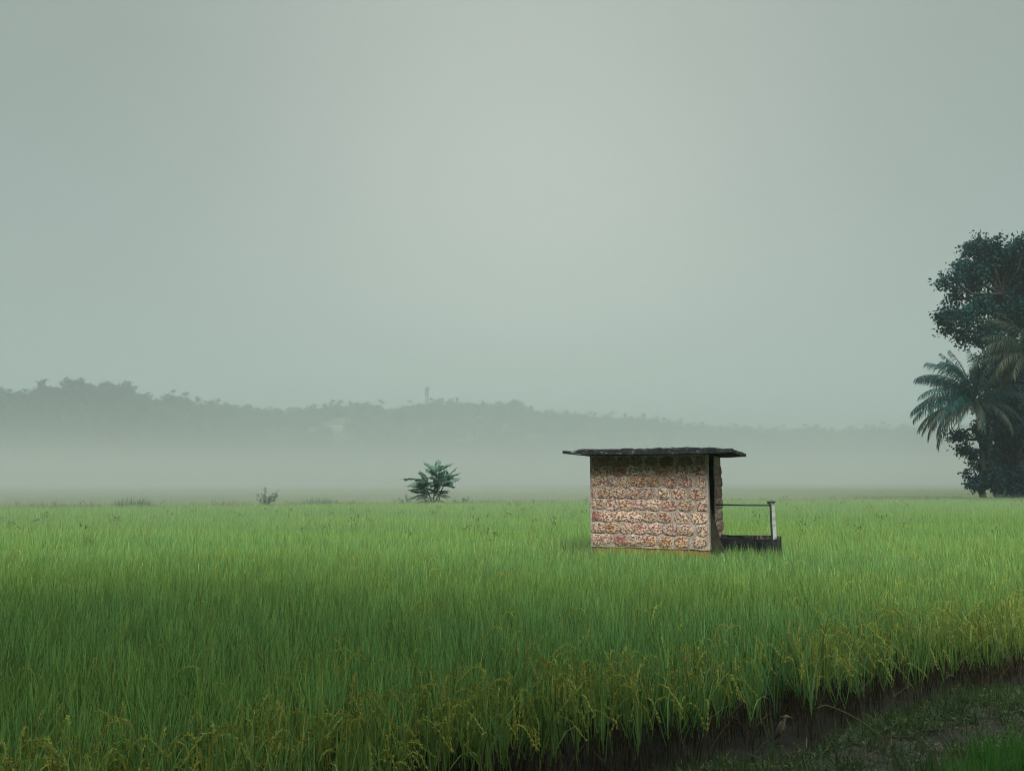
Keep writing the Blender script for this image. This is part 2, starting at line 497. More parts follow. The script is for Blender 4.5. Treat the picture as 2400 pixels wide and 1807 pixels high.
# four crowns that stand above the rest of the skyline
def skyline_tree(px, py_top, wide, label, k):
    q = hill_z(px, -4)
    D = math.hypot(q.x, q.y)
    top = CAM_H + (ray(px, py_top).z / math.hypot(ray(px, py_top).x, ray(px, py_top).y)) * D
    h = top - q.z
    t = empty('hill_tree', q)
    tag(t, label, 'tree', 'trees above the wooded skyline')
    R_ = np.random.default_rng(90 + k)
    mb = MB(); rr = wide * D / F_PX / 2
    lob = [((0, 0, h - rr * .75), rr * .72)] + [((R_.uniform(-.8, .8) * rr, R_.uniform(-.5, .5) * rr, h - rr * R_.uniform(.6, 1.3)), rr * R_.uniform(.3, .5)) for _ in range(7)]
    crown_mb(mb, lob, 160, 9, .55, 1.3, .85, shell=.4, R_=R_)
    link('crown', mb.mesh('crown', M_forest), t)
    mb = MB(); mb.tube([(0, 0, -1), (.2, 0, h * .4), (0, 0, h * .75)], [.5, .35, .2], 6)
    link('trunk', mb.mesh('trunk', M_bark), t)
skyline_tree(100, 902, 70, 'rounded hazy tree crown standing up from the skyline near the left border', 0)
skyline_tree(170, 894, 62, 'broad hazy tree on the highest point of the left hill', 1)
skyline_tree(400, 930, 58, 'low wide hazy tree beyond the dip on the right slope of the left hill', 2)
skyline_tree(1200, 955, 44, 'hazy rounded tree on the middle ridge, right of the mast', 3)

# far mast
q = hill_z(1000, -2)
D = math.hypot(q.x, q.y); mpp = D / F_PX
t = empty('radio_mast', q)
tag(t, 'slim grey mast rising from the wooded ridge, fading into the haze', 'mast')
top = CAM_H + (1126 - 908) * mpp - q.z
M_metal = rough_mat('dull_steel', (.05, .055, .06), (.07, .075, .08), 3, .7, 0)
mb = MB()
lw = 2.0
for a in (0, 1, 2, 3):
    sx_, sy_ = (1, 1, -1, -1)[a], (1, -1, -1, 1)[a]
    mb.tube([(sx_ * lw * 1.3, sy_ * lw * 1.3, 0), (sx_ * lw * .7, sy_ * lw * .7, top)], [.6, .5], 4)
for i in range(14):
    z0, z1 = top * i / 14, top * (i + 1) / 14
    wv = lw * (1.3 - .6 * i / 14)
    for (ax, ay, bx, by) in ((-1, -1, 1, -1), (1, -1, 1, 1), (1, 1, -1, 1), (-1, 1, -1, -1)):
        mb.tube([(ax * wv, ay * wv, z0), (bx * wv, by * wv, z1)], [.4, .4], 3, cap=False)
link('lattice', mb.mesh('lattice', M_metal), t)
for k, (zz, a) in enumerate([(1 - .08, 0), (1 - .08, 2.1), (1 - .08, 4.2), (1 - .3, 1), (1 - .3, 3.1), (1 - .3, 5.2), (1 - .2, .4), (1 - .2, 3.6)]):
    mb = MB()
    x, y = 2.1 * math.cos(a), 2.0 * math.sin(a)
    H_ = 1126 - 908
    mb.box((x - 1.2, y - 1.2, top - (1 - zz) * 50 * mpp * .9 - 3.2), (x + 1.2, y + 1.2, top - (1 - zz) * 50 * mpp * .9 + 1.6))
    mb.tube([(x, y, top - (1 - zz) * 50 * mpp * .9 - 1), (0, 0, top - (1 - zz) * 50 * mpp * .9 - 1)], [.15, .15], 4)
    link('antenna', mb.mesh('antenna', M_metal), t)

# far pale house
best = min(np.arange(-145, -12, 1.0), key=lambda dt: abs((lambda q: (q.z + 2 - CAM_H) / math.hypot(q.x, q.y))(hill_z(HOUSE_PX, dt)) - ray(HOUSE_PX, HOUSE_PY).z / math.hypot(ray(HOUSE_PX, HOUSE_PY).x, ray(HOUSE_PX, HOUSE_PY).y)))
q = hill_z(HOUSE_PX, best)
t = empty('hill_house', q - Vector((0, 0, 1)), R(12))
tag(t, 'small pale house among the trees of the hazy hillside', 'house')
mb = MB(); mb.box((-6.8, -3, 0), (6.8, 3, 6.2))
link('wall', mb.mesh('wall', rough_mat('pale_wall', (.24, .23, .20), (.27, .26, .23), 1, .9, 0)), t)
mb = MB()
mb.add([(-7.6, -3.7, 6.1), (7.6, -3.7, 6.1), (7.6, 3.7, 6.1), (-7.6, 3.7, 6.1), (-7.4, 0, 8.2), (7.4, 0, 8.2)], [(0, 1, 5, 4), (2, 3, 4, 5), (1, 2, 5), (3, 0, 4), (3, 2, 1, 0)])
link('roof', mb.mesh('roof', rough_mat('pale_roof', (.24, .22, .19), (.27, .25, .22), 1, .9, 0)), t)
M_dark = rough_mat('dark_opening', (.02, .022, .024), (.03, .03, .03), 4, .7, 0)
for x in (-3, 0, 3):
    mb = MB(); mb.box((x - .6, -3.06, 3.2), (x + .6, -2.9, 4.9)); link('window', mb.mesh('window', M_dark), t)

# ------------------------------------------------------------------ the hut
HROT = R(-21)
hd = Vector((math.cos(HROT), math.sin(HROT)))            # along the front wall, towards the right
pr = at(1659, 1126, 14.9)
ul = at(1383, 1126, 1.0); ul = Vector((ul.x, ul.y))
# left corner: pr - W * hd lies on the line of sight ul
W = (pr.x * ul.y - pr.y * ul.x) / (hd.x * ul.y - hd.y * ul.x)
HO = Vector((pr.x - hd.x * W, pr.y - hd.y * W, 0))       # front left corner
hut = empty('pump_house', HO, HROT)
tag(hut, 'small laterite stone hut with flat dark roof standing alone in the green paddy', 'hut')
DEP = 2.15; ZT = 2.585; TH = 0.21
def hz(py): return CAM_H + (1126 - py) * (math.hypot(pr.x, pr.y) * .985 / F_PX) * .985
def zy(yz): return hz(1020 + yz / 3.8138)

# mortar / render of the walls
m, n, o = nodes_mat('cement_render'); M_render = m
v = N(n, 'ShaderNodeTexCoord').outputs['Object']
c = mixc(n, rampv(n, noise_out(n, 5, 6, v, .65), .35, .65), (.385, .345, .312), (.29, .25, .222))
c = mixc(n, rampv(n, noise_out(n, 30, 3, v, .6), .45, .62), c, (.24, .15, .115))
c = mixc(n, rampv(n, noise_out(n, 2.3, 5, v, .6), .56, .72), c, (.14, .13, .115))
mp = N(n, 'ShaderNodeMapping'); mp.inputs['Scale'].default_value = (1, 1, .18); n.links.new(v, mp.inputs[0])
c = mixc(n, rampv(n, noise_out(n, 4.5, 5, mp.outputs[0], .6), .55, .75, 0, .7), c, (.08, .078, .07))
p = N(n, 'ShaderNodeBsdfPrincipled'); p.inputs['Roughness'].default_value = .92; p.inputs['Specular IOR Level'].default_value = .15
n.links.new(c, p.inputs['Base Color'])
b = N(n, 'ShaderNodeBump'); b.inputs['Strength'].default_value = .7; b.inputs['Distance'].default_value = .012
n.links.new(noise_out(n, 40, 6, v, .7), b.inputs['Height']); n.links.new(b.outputs[0], p.inputs['Normal'])
n.links.new(p.outputs[0], o.inputs['Surface'])

# laterite: pale face eaten into winding dark pits; each stone tinted by its own colour
m, n, o = nodes_mat('laterite'); M_lat = m
oi = N(n, 'ShaderNodeObjectInfo')
tcx = N(n, 'ShaderNodeTexCoord')
va = N(n, 'ShaderNodeVectorMath', operation='SCALE'); n.links.new(oi.outputs['Location'], va.inputs[0]); va.inputs['Scale'].default_value = 7.3
vb = N(n, 'ShaderNodeVectorMath', operation='ADD'); n.links.new(tcx.outputs['Object'], vb.inputs[0]); n.links.new(va.outputs[0], vb.inputs[1])
v = vb.outputs[0]
f1 = noise_out(n, 5.7, 1.5, v, .5, .7)
ab = N(n, 'ShaderNodeMath', operation='SUBTRACT'); n.links.new(f1, ab.inputs[0]); ab.inputs[1].default_value = .5
ab2 = N(n, 'ShaderNodeMath', operation='ABSOLUTE'); n.links.new(ab.outputs[0], ab2.inputs[0])
groove = rampv(n, ab2.outputs[0], .035, .10, 1, 0)
brk = rampv(n, noise_out(n, 7, 2, v, .5), .36, .5)
gm = N(n, 'ShaderNodeMath', operation='MULTIPLY'); n.links.new(groove, gm.inputs[0]); n.links.new(brk, gm.inputs[1])
face = mixc(n, rampv(n, noise_out(n, 2.2, 4, v, .6), .38, .62), oi.outputs['Color'], mixc(n, 1.0, oi.outputs['Color'], (1.0, .86, .76), 'MULTIPLY'))
face = mixc(n, rampv(n, noise_out(n, 6, 3, v, .6), .55, .68), face, (.36, .19, .15))
c = mixc(n, gm.outputs[0], face, (.165, .082, .072))
so = N(n, 'ShaderNodeSeparateXYZ'); n.links.new(tcx.outputs['Object'], so.inputs[0])
def mth(op, a, b=None):
    x = N(n, 'ShaderNodeMath', operation=op)
    for k_, v_ in ((0, a), (1, b)):
        if v_ is None: continue
        if isinstance(v_, (int, float)): x.inputs[k_].default_value = v_
        else: n.links.new(v_, x.inputs[k_])
    return x.outputs[0]
rad = mth('POWER', mth('ADD', mth('POWER', mth('ABSOLUTE', mth('MULTIPLY', so.outputs['X'], 2.0)), 3.0), mth('POWER', mth('ABSOLUTE', mth('MULTIPLY', so.outputs['Z'], 2.0)), 3.0)), .333)
rag = mth('ADD', rad, mth('MULTIPLY', mth('SUBTRACT', noise_out(n, 5.0, 3, v, .6), .5), 1.1))
c = mixc(n, rampv(n, rag, .76, .96), c, mixc(n, rampv(n, noise_out(n, 9, 4, v, .6), .4, .6), (.39, .345, .31), (.29, .24, .212)))
p = N(n, 'ShaderNodeBsdfPrincipled'); p.inputs['Roughness'].default_value = .9; p.inputs['Specular IOR Level'].default_value = .15
n.links.new(c, p.inputs['Base Color'])
b = N(n, 'ShaderNodeBump'); b.inputs['Strength'].default_value = 1.0; b.inputs['Distance'].default_value = .02; b.invert = True
n.links.new(gm.outputs[0], b.inputs['Height']); n.links.new(b.outputs[0], p.inputs['Normal'])
n.links.new(p.outputs[0], o.inputs['Surface'])

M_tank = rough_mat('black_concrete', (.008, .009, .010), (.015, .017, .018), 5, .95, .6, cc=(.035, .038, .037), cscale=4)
def rough_slab(name, lo, hi, mat, parent, cut=.12, amp=.006, seed=0):
    """a box with a slightly uneven surface"""
    bm = bmesh.new()
    bmesh.ops.create_cube(bm, size=1)
    for vv in bm.verts:
        vv.co = Vector((lo[i] + (vv.co[i] + .5) * (hi[i] - lo[i]) for i in range(3)))
    for ax in range(3):
        k = max(1, int((hi[ax] - lo[ax]) / cut))
        for j in range(1, k):
            pl = [0, 0, 0]; pl[ax] = lo[ax] + (hi[ax] - lo[ax]) * j / k
            no = [0, 0, 0]; no[ax] = 1
            bmesh.ops.bisect_plane(bm, geom=bm.verts[:] + bm.edges[:] + bm.faces[:], plane_co=pl, plane_no=no)
    for vv in bm.verts:
        d = mnoise.noise_vector(vv.co * 4.1 + Vector((seed * 3.7, 0, 0)))
        vv.co += d * amp
    mm = bpy.data.meshes.new(name); bm.to_mesh(mm); bm.free()
    mm.materials.append(mat)
    return link(name, mm, parent)

ZP = zy(1012)
def wall(lo, hi, seed): return rough_slab('wall', lo, hi, M_render, hut, .14, .008, seed)
fw = wall((0, 0, ZP), (W, TH, ZT), 1)                                       # front; its render ends in a ragged lower edge
for vv in fw.data.vertices:
    if vv.co.z < ZP + .05: vv.co.z += .028 * mnoise.noise((vv.co.x * 5, 3, 0)) + .018 * mnoise.noise((vv.co.x * 17, 8, 0))
wall((0, TH + .003, 0), (TH, DEP - TH - .003, ZT), 2)                       # left side
wall((0, DEP - TH, 0), (W - .003, DEP, ZT), 3)                              # back
DOOR0, DOOR1 = TH + .02, 1.02                                               # opening in the right side, beside the front wall
wall((W - TH, DOOR1, 0), (W + .004, DEP - TH - .003, ZT), 4)                # right side behind the doorway
rough_slab('floor', (TH + .01, TH + .01, 0), (W - .02, DEP - TH - .01, .32), M_render, hut, .4, .005, 6)

rough_slab('jamb_shade', (W - TH + .004, DOOR1 - .03, .3), (W - .012, DOOR1 - .003, ZT - .01), M_tank, hut, .12, .008, 7)  # dark slab laid over the jamb in place of the doorway's shade
def stone_mesh(k):
    R_ = np.random.default_rng(300 + k)
    nseg = 14
    vs, fs = [], []
    e = R_.uniform(2.4, 3.4)
    out = []
    for i in range(nseg):
        a = 2 * math.pi * i / nseg
        ca, sa = math.cos(a), math.sin(a)
        rr = (abs(ca) ** e + abs(sa) ** e) ** (-1 / e) * (1 + R_.normal() * .075)
        out.append((ca * rr * .5, sa * rr * .5))
    for (sc, y) in ((1.0, .016), (.93, .001), (.78, -.003), (.42, -.005 - .002 * R_.random())):
        vs += [(x * sc, y + R_.normal() * .0018, z * sc) for x, z in out]
    vs.append((0, -.0065, 0))
    for r_ in range(3):
        for i in range(nseg):
            j = (i + 1) % nseg
            fs.append((r_ * nseg + i, r_ * nseg + j, (r_ + 1) * nseg + j, (r_ + 1) * nseg + i))
    for i in range(nseg): fs.append((3 * nseg + i, 3 * nseg + (i + 1) % nseg, 4 * nseg))
    mm = bpy.data.meshes.new('stone'); mm.from_pydata(vs, [], fs); mm.materials.append(M_lat)
    mm.polygons.foreach_set('use_smooth', [True] * len(mm.polygons))
    return mm
STONES = [stone_mesh(k) for k in range(7)]
CREAM, PINK, ORANGE, RED, YELL, BLACK = (.55, .44, .345), (.51, .36, .295), (.47, .32, .20), (.42, .235, .20), (.50, .405, .28), (.12, .095, .085)
ROWS = [(240, [400, 545, 670, 790, 930, 1060, 1220, 1345], {5: RED}),
        (318, [388, 505, 635, 765, 890, 1030, 1175, 1320], {2: RED, 5: ORANGE, 0: PINK}),
        (420, [408, 550, 680, 808, 940, 1085, 1220, 1350], {3: ORANGE, 4: ORANGE, 5: PINK, 6: PINK}),
        (525, [393, 500, 630, 760, 880, 1025, 1165, 1310], {1: YELL}),
        (630, [410, 550, 690, 815, 940, 1080, 1220, 1350], {2: YELL, 3: PINK, 5: PINK, 6: YELL}),
        (740, [393, 505, 645, 770, 900, 1035, 1180, 1325], {0: RED, 4: YELL}),
        (845, [410, 555, 690, 815, 950, 1090, 1220, 1352], {1: ORANGE, 3: PINK}),
        (950, [393, 500, 635, 775, 895, 1035, 1175, 1325], {2: RED, 4: ORANGE, 5: ORANGE, 6: ORANGE})]
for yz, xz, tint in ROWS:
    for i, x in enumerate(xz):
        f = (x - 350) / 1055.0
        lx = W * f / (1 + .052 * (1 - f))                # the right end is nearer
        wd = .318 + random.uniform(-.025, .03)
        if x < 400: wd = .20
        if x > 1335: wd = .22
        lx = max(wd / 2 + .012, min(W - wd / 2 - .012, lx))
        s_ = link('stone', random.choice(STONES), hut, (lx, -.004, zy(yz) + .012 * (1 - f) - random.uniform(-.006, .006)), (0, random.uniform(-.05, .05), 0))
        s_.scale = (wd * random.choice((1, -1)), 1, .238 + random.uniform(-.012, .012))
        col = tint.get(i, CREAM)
        if yz == 240: col = tuple(cc * .42 for cc in col)          # mould and eave shade, both put into this course's colour
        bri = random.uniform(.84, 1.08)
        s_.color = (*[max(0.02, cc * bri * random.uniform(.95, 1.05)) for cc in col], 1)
        if col in (RED, ORANGE): s_['label'] = 'reddish stone' if col is RED else 'orange stone'
# stones in the right side wall behind the doorway
for k in range(9):
    for yy in (DOOR1 + .16, DOOR1 + .46, DOOR1 + .76, DOOR1 + 1.0):
        zz = ZP + .12 + k * .2235
        if zz > ZT - .08: continue
        s_ = link('stone', random.choice(STONES), hut, (W + .008, yy + (.08 if k % 2 else 0), zz), (0, 0, math.pi / 2))
        s_.scale = (.335, 2.2, .225)
        s_.color = (*[cc * random.uniform(.7, .95) for cc in random.choice((RED, PINK, PINK, CREAM))], 1)
# orange blocks of the bare footing
M_foot = rough_mat('bare_laterite', (.33, .15, .045), (.24, .115, .05), 9, .95, .8, cc=(.14, .075, .04), cscale=6)
x = .005
while x < W - .05:
    wd = min(random.uniform(.27, .38), W - .005 - x)
    if W - .005 - (x + wd) < .12: wd = W - .005 - x
    for zz0, zz1 in ((ZP - .215, ZP - .012), (ZP - .44, ZP - .235), (ZP - .66, ZP - .455), (0, ZP - .67)):
        rough_slab('footing_block', (x + .008, .016 + random.uniform(-.008, .008), zz0), (x + wd - .008, TH - .01, zz1), M_foot, hut, .1, .006, x * 9 + zz0)
    x += wd
mb = MB(); mb.box((.01, .05, 0), (W - .01, TH - .015, ZP - .003)); link('footing_mortar', mb.mesh('footing_mortar', M_render), hut)

# roof slab: weathered, thin lipped ends, moss along the rim
m, n, o = nodes_mat('weathered_slab'); M_slab = m
v = N(n, 'ShaderNodeTexCoord').outputs['Object']
c = mixc(n, rampv(n, noise_out(n, 3, 6, v, .65), .35, .65), (.009, .010, .011), (.018, .021, .021))
c = mixc(n, rampv(n, noise_out(n, 8, 6, v, .7), .56, .70), c, (.010, .022, .018))
mp = N(n, 'ShaderNodeMapping'); mp.inputs['Scale'].default_value = (2.2, 1, 6); n.links.new(v, mp.inputs[0])
c = mixc(n, rampv(n, noise_out(n, 4, 6, mp.outputs[0], .7), .565, .66, 0, .8), c, (.14, .165, .158))
p = N(n, 'ShaderNodeBsdfPrincipled'); p.inputs['Roughness'].default_value = .95; p.inputs['Specular IOR Level'].default_value = .1
n.links.new(c, p.inputs['Base Color'])
b = N(n, 'ShaderNodeBump'); b.inputs['Strength'].default_value = .9; b.inputs['Distance'].default_value = .02
n.links.new(noise_out(n, 16, 8, v, .75), b.inputs['Height']); n.links.new(b.outputs[0], p.inputs['Normal'])
n.links.new(p.outputs[0], o.inputs['Surface'])
OL, OR, OF, OB = .44, .50, .35, .40
gx = np.arange(-OL, W + OR + 1e-6, .055); gy = np.linspace(-OF, DEP + OB, 40)
top_, bot = {}, {}
rv, rf = [], []
def roof_h(x, y):
    el = sstep(0, .42, x + OL); er = sstep(0, .42, W + OR - x)
    ef = sstep(0, .10, y + OF); eb = sstep(0, .3, DEP + OB - y)
    u = .06 + .085 * min(el, .35 + .65 * el) * 1.0
    t = .055 + .052 * el * (.3 + .7 * er)
    t = t * (.82 + .18 * ef) + .022 * mnoise.noise((x * 3.2, y * 3.2, 1)) + .014 * mnoise.noise((x * 11, y * 11, 5)) + .016 * mnoise.noise((x * 27, y * 27, 2)) + .016 * mnoise.noise((x * 14, y * 14, 21)) + .03 * max(0, mnoise.noise((x * 7, y * 7, 12)))
    bb = .0 + .030 * (1 - el) + .015 * (1 - er)
    return ZT + .004 + bb, ZT + .004 + max(bb + .055, t)
ng, mg = len(gx), len(gy)
for lay in (0, 1):
    for y in gy:
        for x in gx:
            jx = .022 * mnoise.noise((y * 5, x * 3, lay * 4)) if x in (gx[0], gx[-1]) else 0
            jy = (.05 * mnoise.noise((x * 13, 2, 5)) + .03 * mnoise.noise((x * 6, lay * 3, 8)) - (.02 if lay == 0 else 0)) if y in (gy[0], gy[-1]) else 0
            b0, t0 = roof_h(x, y)
            rv.append((x + jx, y + jy, b0 if lay == 0 else t0))
def rid(l, j, i): return l * ng * mg + j * ng + i
for j in range(mg - 1):
    for i in range(ng - 1):
        rf.append((rid(0, j, i), rid(0, j + 1, i), rid(0, j + 1, i + 1), rid(0, j, i + 1)))
        rf.append((rid(1, j, i), rid(1, j, i + 1), rid(1, j + 1, i + 1), rid(1, j + 1, i)))
for i in range(ng - 1):
    rf.append((rid(0, 0, i), rid(0, 0, i + 1), rid(1, 0, i + 1), rid(1, 0, i)))
    rf.append((rid(0, mg - 1, i + 1), rid(0, mg - 1, i), rid(1, mg - 1, i), rid(1, mg - 1, i + 1)))
for j in range(mg - 1):
    rf.append((rid(0, j + 1, 0), rid(0, j, 0), rid(1, j, 0), rid(1, j + 1, 0)))
    rf.append((rid(0, j, ng - 1), rid(0, j + 1, ng - 1), rid(1, j + 1, ng - 1), rid(1, j, ng - 1)))
mm = bpy.data.meshes.new('roof'); mm.from_pydata(rv, [], rf); mm.materials.append(M_slab)
link('roof', mm, hut)
# dark mossy buttress of fallen earth leaning at the doorway
M_moss = rough_mat('mossy_earth', (.018, .018, .013), (.035, .034, .022), 7, 1, 1.0, 24, cc=(.03, .042, .016), cscale=5)
bm = bmesh.new()
bmesh.ops.create_icosphere(bm, subdivisions=5, radius=1)
for vv in bm.verts:
    p0 = vv.co.copy()
    k = 1 + .10 * mnoise.noise(p0 * 2.3) + .06 * mnoise.noise(p0 * 6) + .035 * mnoise.noise(p0 * 15)
    taper = 1 - .62 * max(0, p0.z)
    vv.co = Vector((p0.x * .33 * taper, p0.y * .46 * taper, p0.z * 1.5)) * k
me = bpy.data.meshes.new('earth_heap'); bm.to_mesh(me); bm.free(); me.materials.append(M_moss)
me.polygons.foreach_set('use_smooth', [True] * len(me.polygons))
hp = hut.matrix_world
def hut_pt(x, y, z):
    c_, s_ = math.cos(HROT), math.sin(HROT)
    return Vector((HO.x + c_ * x - s_ * y, HO.y + s_ * x + c_ * y, z))
heap = link('earth_heap', me, None, hut_pt(W + .01, .70, .12), (0, R(-5), HROT))
tag(heap, 'dark mossy mound of earth heaped in the doorway of the stone hut', 'earth mound')

# ------------------------------------------------------------------ concrete basin, post and rail beside the hut
bx0, bx1, by0, by1, bz = W + .03, W + 1.18, .95, 1.75, .985
tank = empty('water_basin', hut_pt(bx0, by0, 0), HROT)
tag(tank, 'low black concrete basin beside the hut with dry weeds on its rim', 'basin')
lx, ly = bx1 - bx0, by1 - by0
def tslab(nm, lo, hi, s): return rough_slab(nm, lo, hi, M_tank, tank, .09, .018, s)
tslab('basin_wall', (0, 0, 0), (lx, .13, bz), 1)
tslab('basin_wall', (0, ly - .13, 0), (lx, ly, bz + .02), 2)
tslab('basin_wall', (0, .133, 0), (.13, ly - .133, bz - .004), 3)
tslab('basin_wall', (lx - .13, .133, 0), (lx, ly - .133, bz + .004), 4)
mb = MB(); mb.box((.12, .12, 0), (lx - .12, ly - .12, bz - .10)); link('basin_soil', mb.mesh('basin_soil', M_moss), tank)
mb = MB()
for k in range(150):
    x = lx - abs(random.gauss(0, .26)); x = max(lx * .3, min(lx + .02, x))
    mb.blade((x, random.uniform(.0, .3), bz - .01), random.uniform(0, 6.28), R(random.uniform(35, 85)), R(random.uniform(-10, 60)), random.uniform(.06, .16), .008, random.random(), random.uniform(.5, 1), 3)
link('dry_weeds', mb.mesh('dry_weeds', M_straw), tank)['kind'] = 'stuff'

M_white = rough_mat('worn_white_paint', (.37, .39, .365), (.30, .32, .30), 6, .8, .3, cc=(.10, .10, .09), cscale=9)
M_pipe = rough_mat('dark_pipe', (.016, .03, .028), (.03, .04, .036), 8, .6, .2)
pb = hut_pt(bx1 - .085, by0 + .07, bz)
post = empty('rail_post', pb, HROT)
tag(post, 'worn white post standing on the black basin with dark cap and flank', 'post')
TILT = -.012
ph = .69
mb = MB()
mb.add([(-.032, -.032, 0), (.034, -.032, 0), (.034, .034, 0), (-.032, .034, 0), (-.028 + TILT, -.03, ph), (.028 + TILT, -.03, ph), (.028 + TILT, .03, ph), (-.028 + TILT, .03, ph)],
       [(0, 3, 2, 1), (4, 5, 6, 7), (0, 1, 5, 4), (1, 2, 6, 5), (2, 3, 7, 6), (3, 0, 4, 7)])
link('shaft', mb.mesh('shaft', M_white), post)
mb = MB(); mb.tube([(TILT - .075, 0, ph - .02), (TILT - .075, 0, ph + .03)], [.03, .03], 10); mb.box((TILT - .075, -.045, ph + .002), (TILT + .045, .045, ph + .032))
link('cap', mb.mesh('cap', M_pipe), post)
mb = MB(); mb.tube([(-.048, -.02, .0), (-.048 + TILT * .5, -.02, ph * .5), (-.046 + TILT, -.02, ph - .02)], [.022, .02, .02], 8)  # dark strip up the post's left flank, in place of its shade
link('side_shade', mb.mesh('side_shade', M_pipe), post)
railA = hut_pt(W + .006, by0 + .07, 0); railB = pb + Vector((math.cos(HROT) * (TILT - .06), math.sin(HROT) * (TILT - .06), ph - .045))
railA.z = railB.z - .005
mb = MB()
L_ = (railB - railA)
mb.tube([(0, 0, 0), L_ * .5 + Vector((0, 0, -.001)), L_], [.017, .017, .017], 8)
rail = link('rail', mb.mesh('rail', M_pipe), None, railA)
tag(rail, 'thin dark horizontal pipe running from the hut wall to the white post', 'pipe')

# ------------------------------------------------------------------ rice
def rice_clump(seed, nb, hgt, wid, spread, seg=4, ears=0, dry=0.0, stems=0, clear=.5, flop=.045):
    R_ = np.random.default_rng(seed)
    mb = MB(); eb = MB(); sb = MB()
    nst = max(4, nb // 4)
    culm = []
    for i in range(nst):                                    # culms, bare and brown low down
        a0, rr = R_.uniform(0, 6.283), spread * math.sqrt(R_.random())
        b = Vector((rr * math.cos(a0), rr * math.sin(a0), 0))
        az, ln, L = R_.uniform(0, 6.283), abs(R_.normal() * R(12)), hgt * R_.uniform(clear, clear + .18)
        tip_ = b + Vector((math.cos(az) * math.sin(ln), math.sin(az) * math.sin(ln), math.cos(ln))) * L
        culm.append((b, tip_))
        sb.blade(b, az, ln, 0, L, .0055, R_.random(), R_.random() ** 1.5, 2, face=R_.uniform(0, 6.28))
    for i in range(nb):
        b, tip_ = culm[i % nst]
        q = b.lerp(tip_, R_.uniform(.55, 1.0))
        lean = abs(R_.normal() * R(11)); curl = abs(R_.normal() * R(18))
        if R_.random() < flop: curl += R(R_.uniform(45, 110))
        if R_.random() < .05: lean += R(28)
        hh = (hgt * R_.uniform(.86, 1.12) - q.z)
        mb.blade(q, R_.uniform(0, 6.283), lean, curl, max(.12, hh), wid * R_.uniform(.7, 1.25), R_.random(), (R_.random() < .04) * .7 + dry * R_.random(), seg, face=R_.uniform(0, 6.28), twist=R_.normal() * .5)
    for i in range(stems):                                  # dead lower leaves
        az = R_.uniform(0, 6.283); rr = spread * math.sqrt(R_.random())
        sb.blade((rr * math.cos(az), rr * math.sin(az), R_.uniform(.1, .4)), R_.uniform(0, 6.28), R(abs(R_.normal() * 35)), R(R_.uniform(10, 120)), hgt * R_.uniform(.2, .4), .008, R_.random(), R_.random(), 3, face=R_.uniform(0, 6.28))
    for i in range(ears):
        az = R_.uniform(0, 6.283); rr = spread * .6
        p = Vector((rr * math.cos(az), rr * math.sin(az), 0))
        # stalk up, then the ear arches over
        path = [p.copy()]
        a = abs(R_.normal() * R(6))
        u = Vector((math.cos(az), math.sin(az), 0))
        hs = hgt * R_.uniform(.72, 1.02)
        for k in range(4): p = p + (u * math.sin(a) + Vector((0, 0, math.cos(a)))) * hs / 4; path.append(p.copy())
        n0 = len(path) - 1
        el = R_.uniform(.19, .30); end = R(R_.uniform(125, 172))
        for k in range(8):
            a2 = a + (end - a) * min(1, (k + 1) / 5.0)
            p = p + (u * math.sin(a2) + Vector((0, 0, math.cos(a2)))) * el / 8; path.append(p.copy())
        rN = R_.random()
        eb.tube(path[3:], [.0022] * (len(path) - 3), 3, (.5, rN, 0), cap=False)
        dr = R_.random() * .35
        for k in range(n0 + 1, len(path)):
            for _ in range(5):
                c0 = path[k] + Vector(R_.normal(size=3)) * .0045
                d = ((path[k] - path[k - 1]).normalized() + Vector(R_.normal(size=3)) * .28 + Vector((0, 0, -.25))).normalized()
                sd = d.orthogonal().normalized(); td = d.cross(sd)
                g, wg = R_.uniform(.012, .017), .0036
                m_ = c0 + d * g * .5
                eb.add([c0, m_ + sd * wg, m_ + td * wg, m_ - sd * wg, m_ - td * wg, c0 + d * g],
                       [(0, 2, 1), (0, 3, 2), (0, 4, 3), (0, 1, 4), (5, 1, 2), (5, 2, 3), (5, 3, 4), (5, 4, 1)], (.5, float(np.clip(rN + R_.normal() * .2, 0, 1)), dr))
    # one mesh with three materials
    me = bpy.data.meshes.new('rice_plant')
    V = mb.v + eb.v + sb.v
    o1, o2 = len(mb.v), len(mb.v) + len(eb.v)
    Fs = mb.f + [tuple(i + o1 for i in f) for f in eb.f] + [tuple(i + o2 for i in f) for f in sb.f]
    me.from_pydata(V, [], Fs)
    a = me.attributes.new('leaf', 'FLOAT_VECTOR', 'POINT'); a.data.foreach_set('vector', np.array(mb.c + eb.c + sb.c, dtype=np.float32).ravel())
    for m_ in (M_rice, M_ear, M_straw): me.materials.append(m_)
    me.polygons.foreach_set('material_index', [0] * len(mb.f) + [1] * len(eb.f) + [2] * len(sb.f))
    me.update()
    return me

WEED = at(1342, 1283, 15.0)
def in_hut(x, y, mar=.05):
    dx, dy = x - HO.x, y - HO.y
    c_, s_ = math.cos(HROT), math.sin(HROT)
    lx_, ly_ = c_ * dx + s_ * dy, -s_ * dx + c_ * dy
    return (-mar < lx_ < W + mar and -mar < ly_ < DEP + mar) or (W - mar < lx_ < bx1 + mar and by0 - mar < ly_ < by1 + mar) or (W - .2 < lx_ < W + .22 and .35 < ly_ < 1.15) or math.hypot(x - WEED.x, y - WEED.y) < .30 + mar

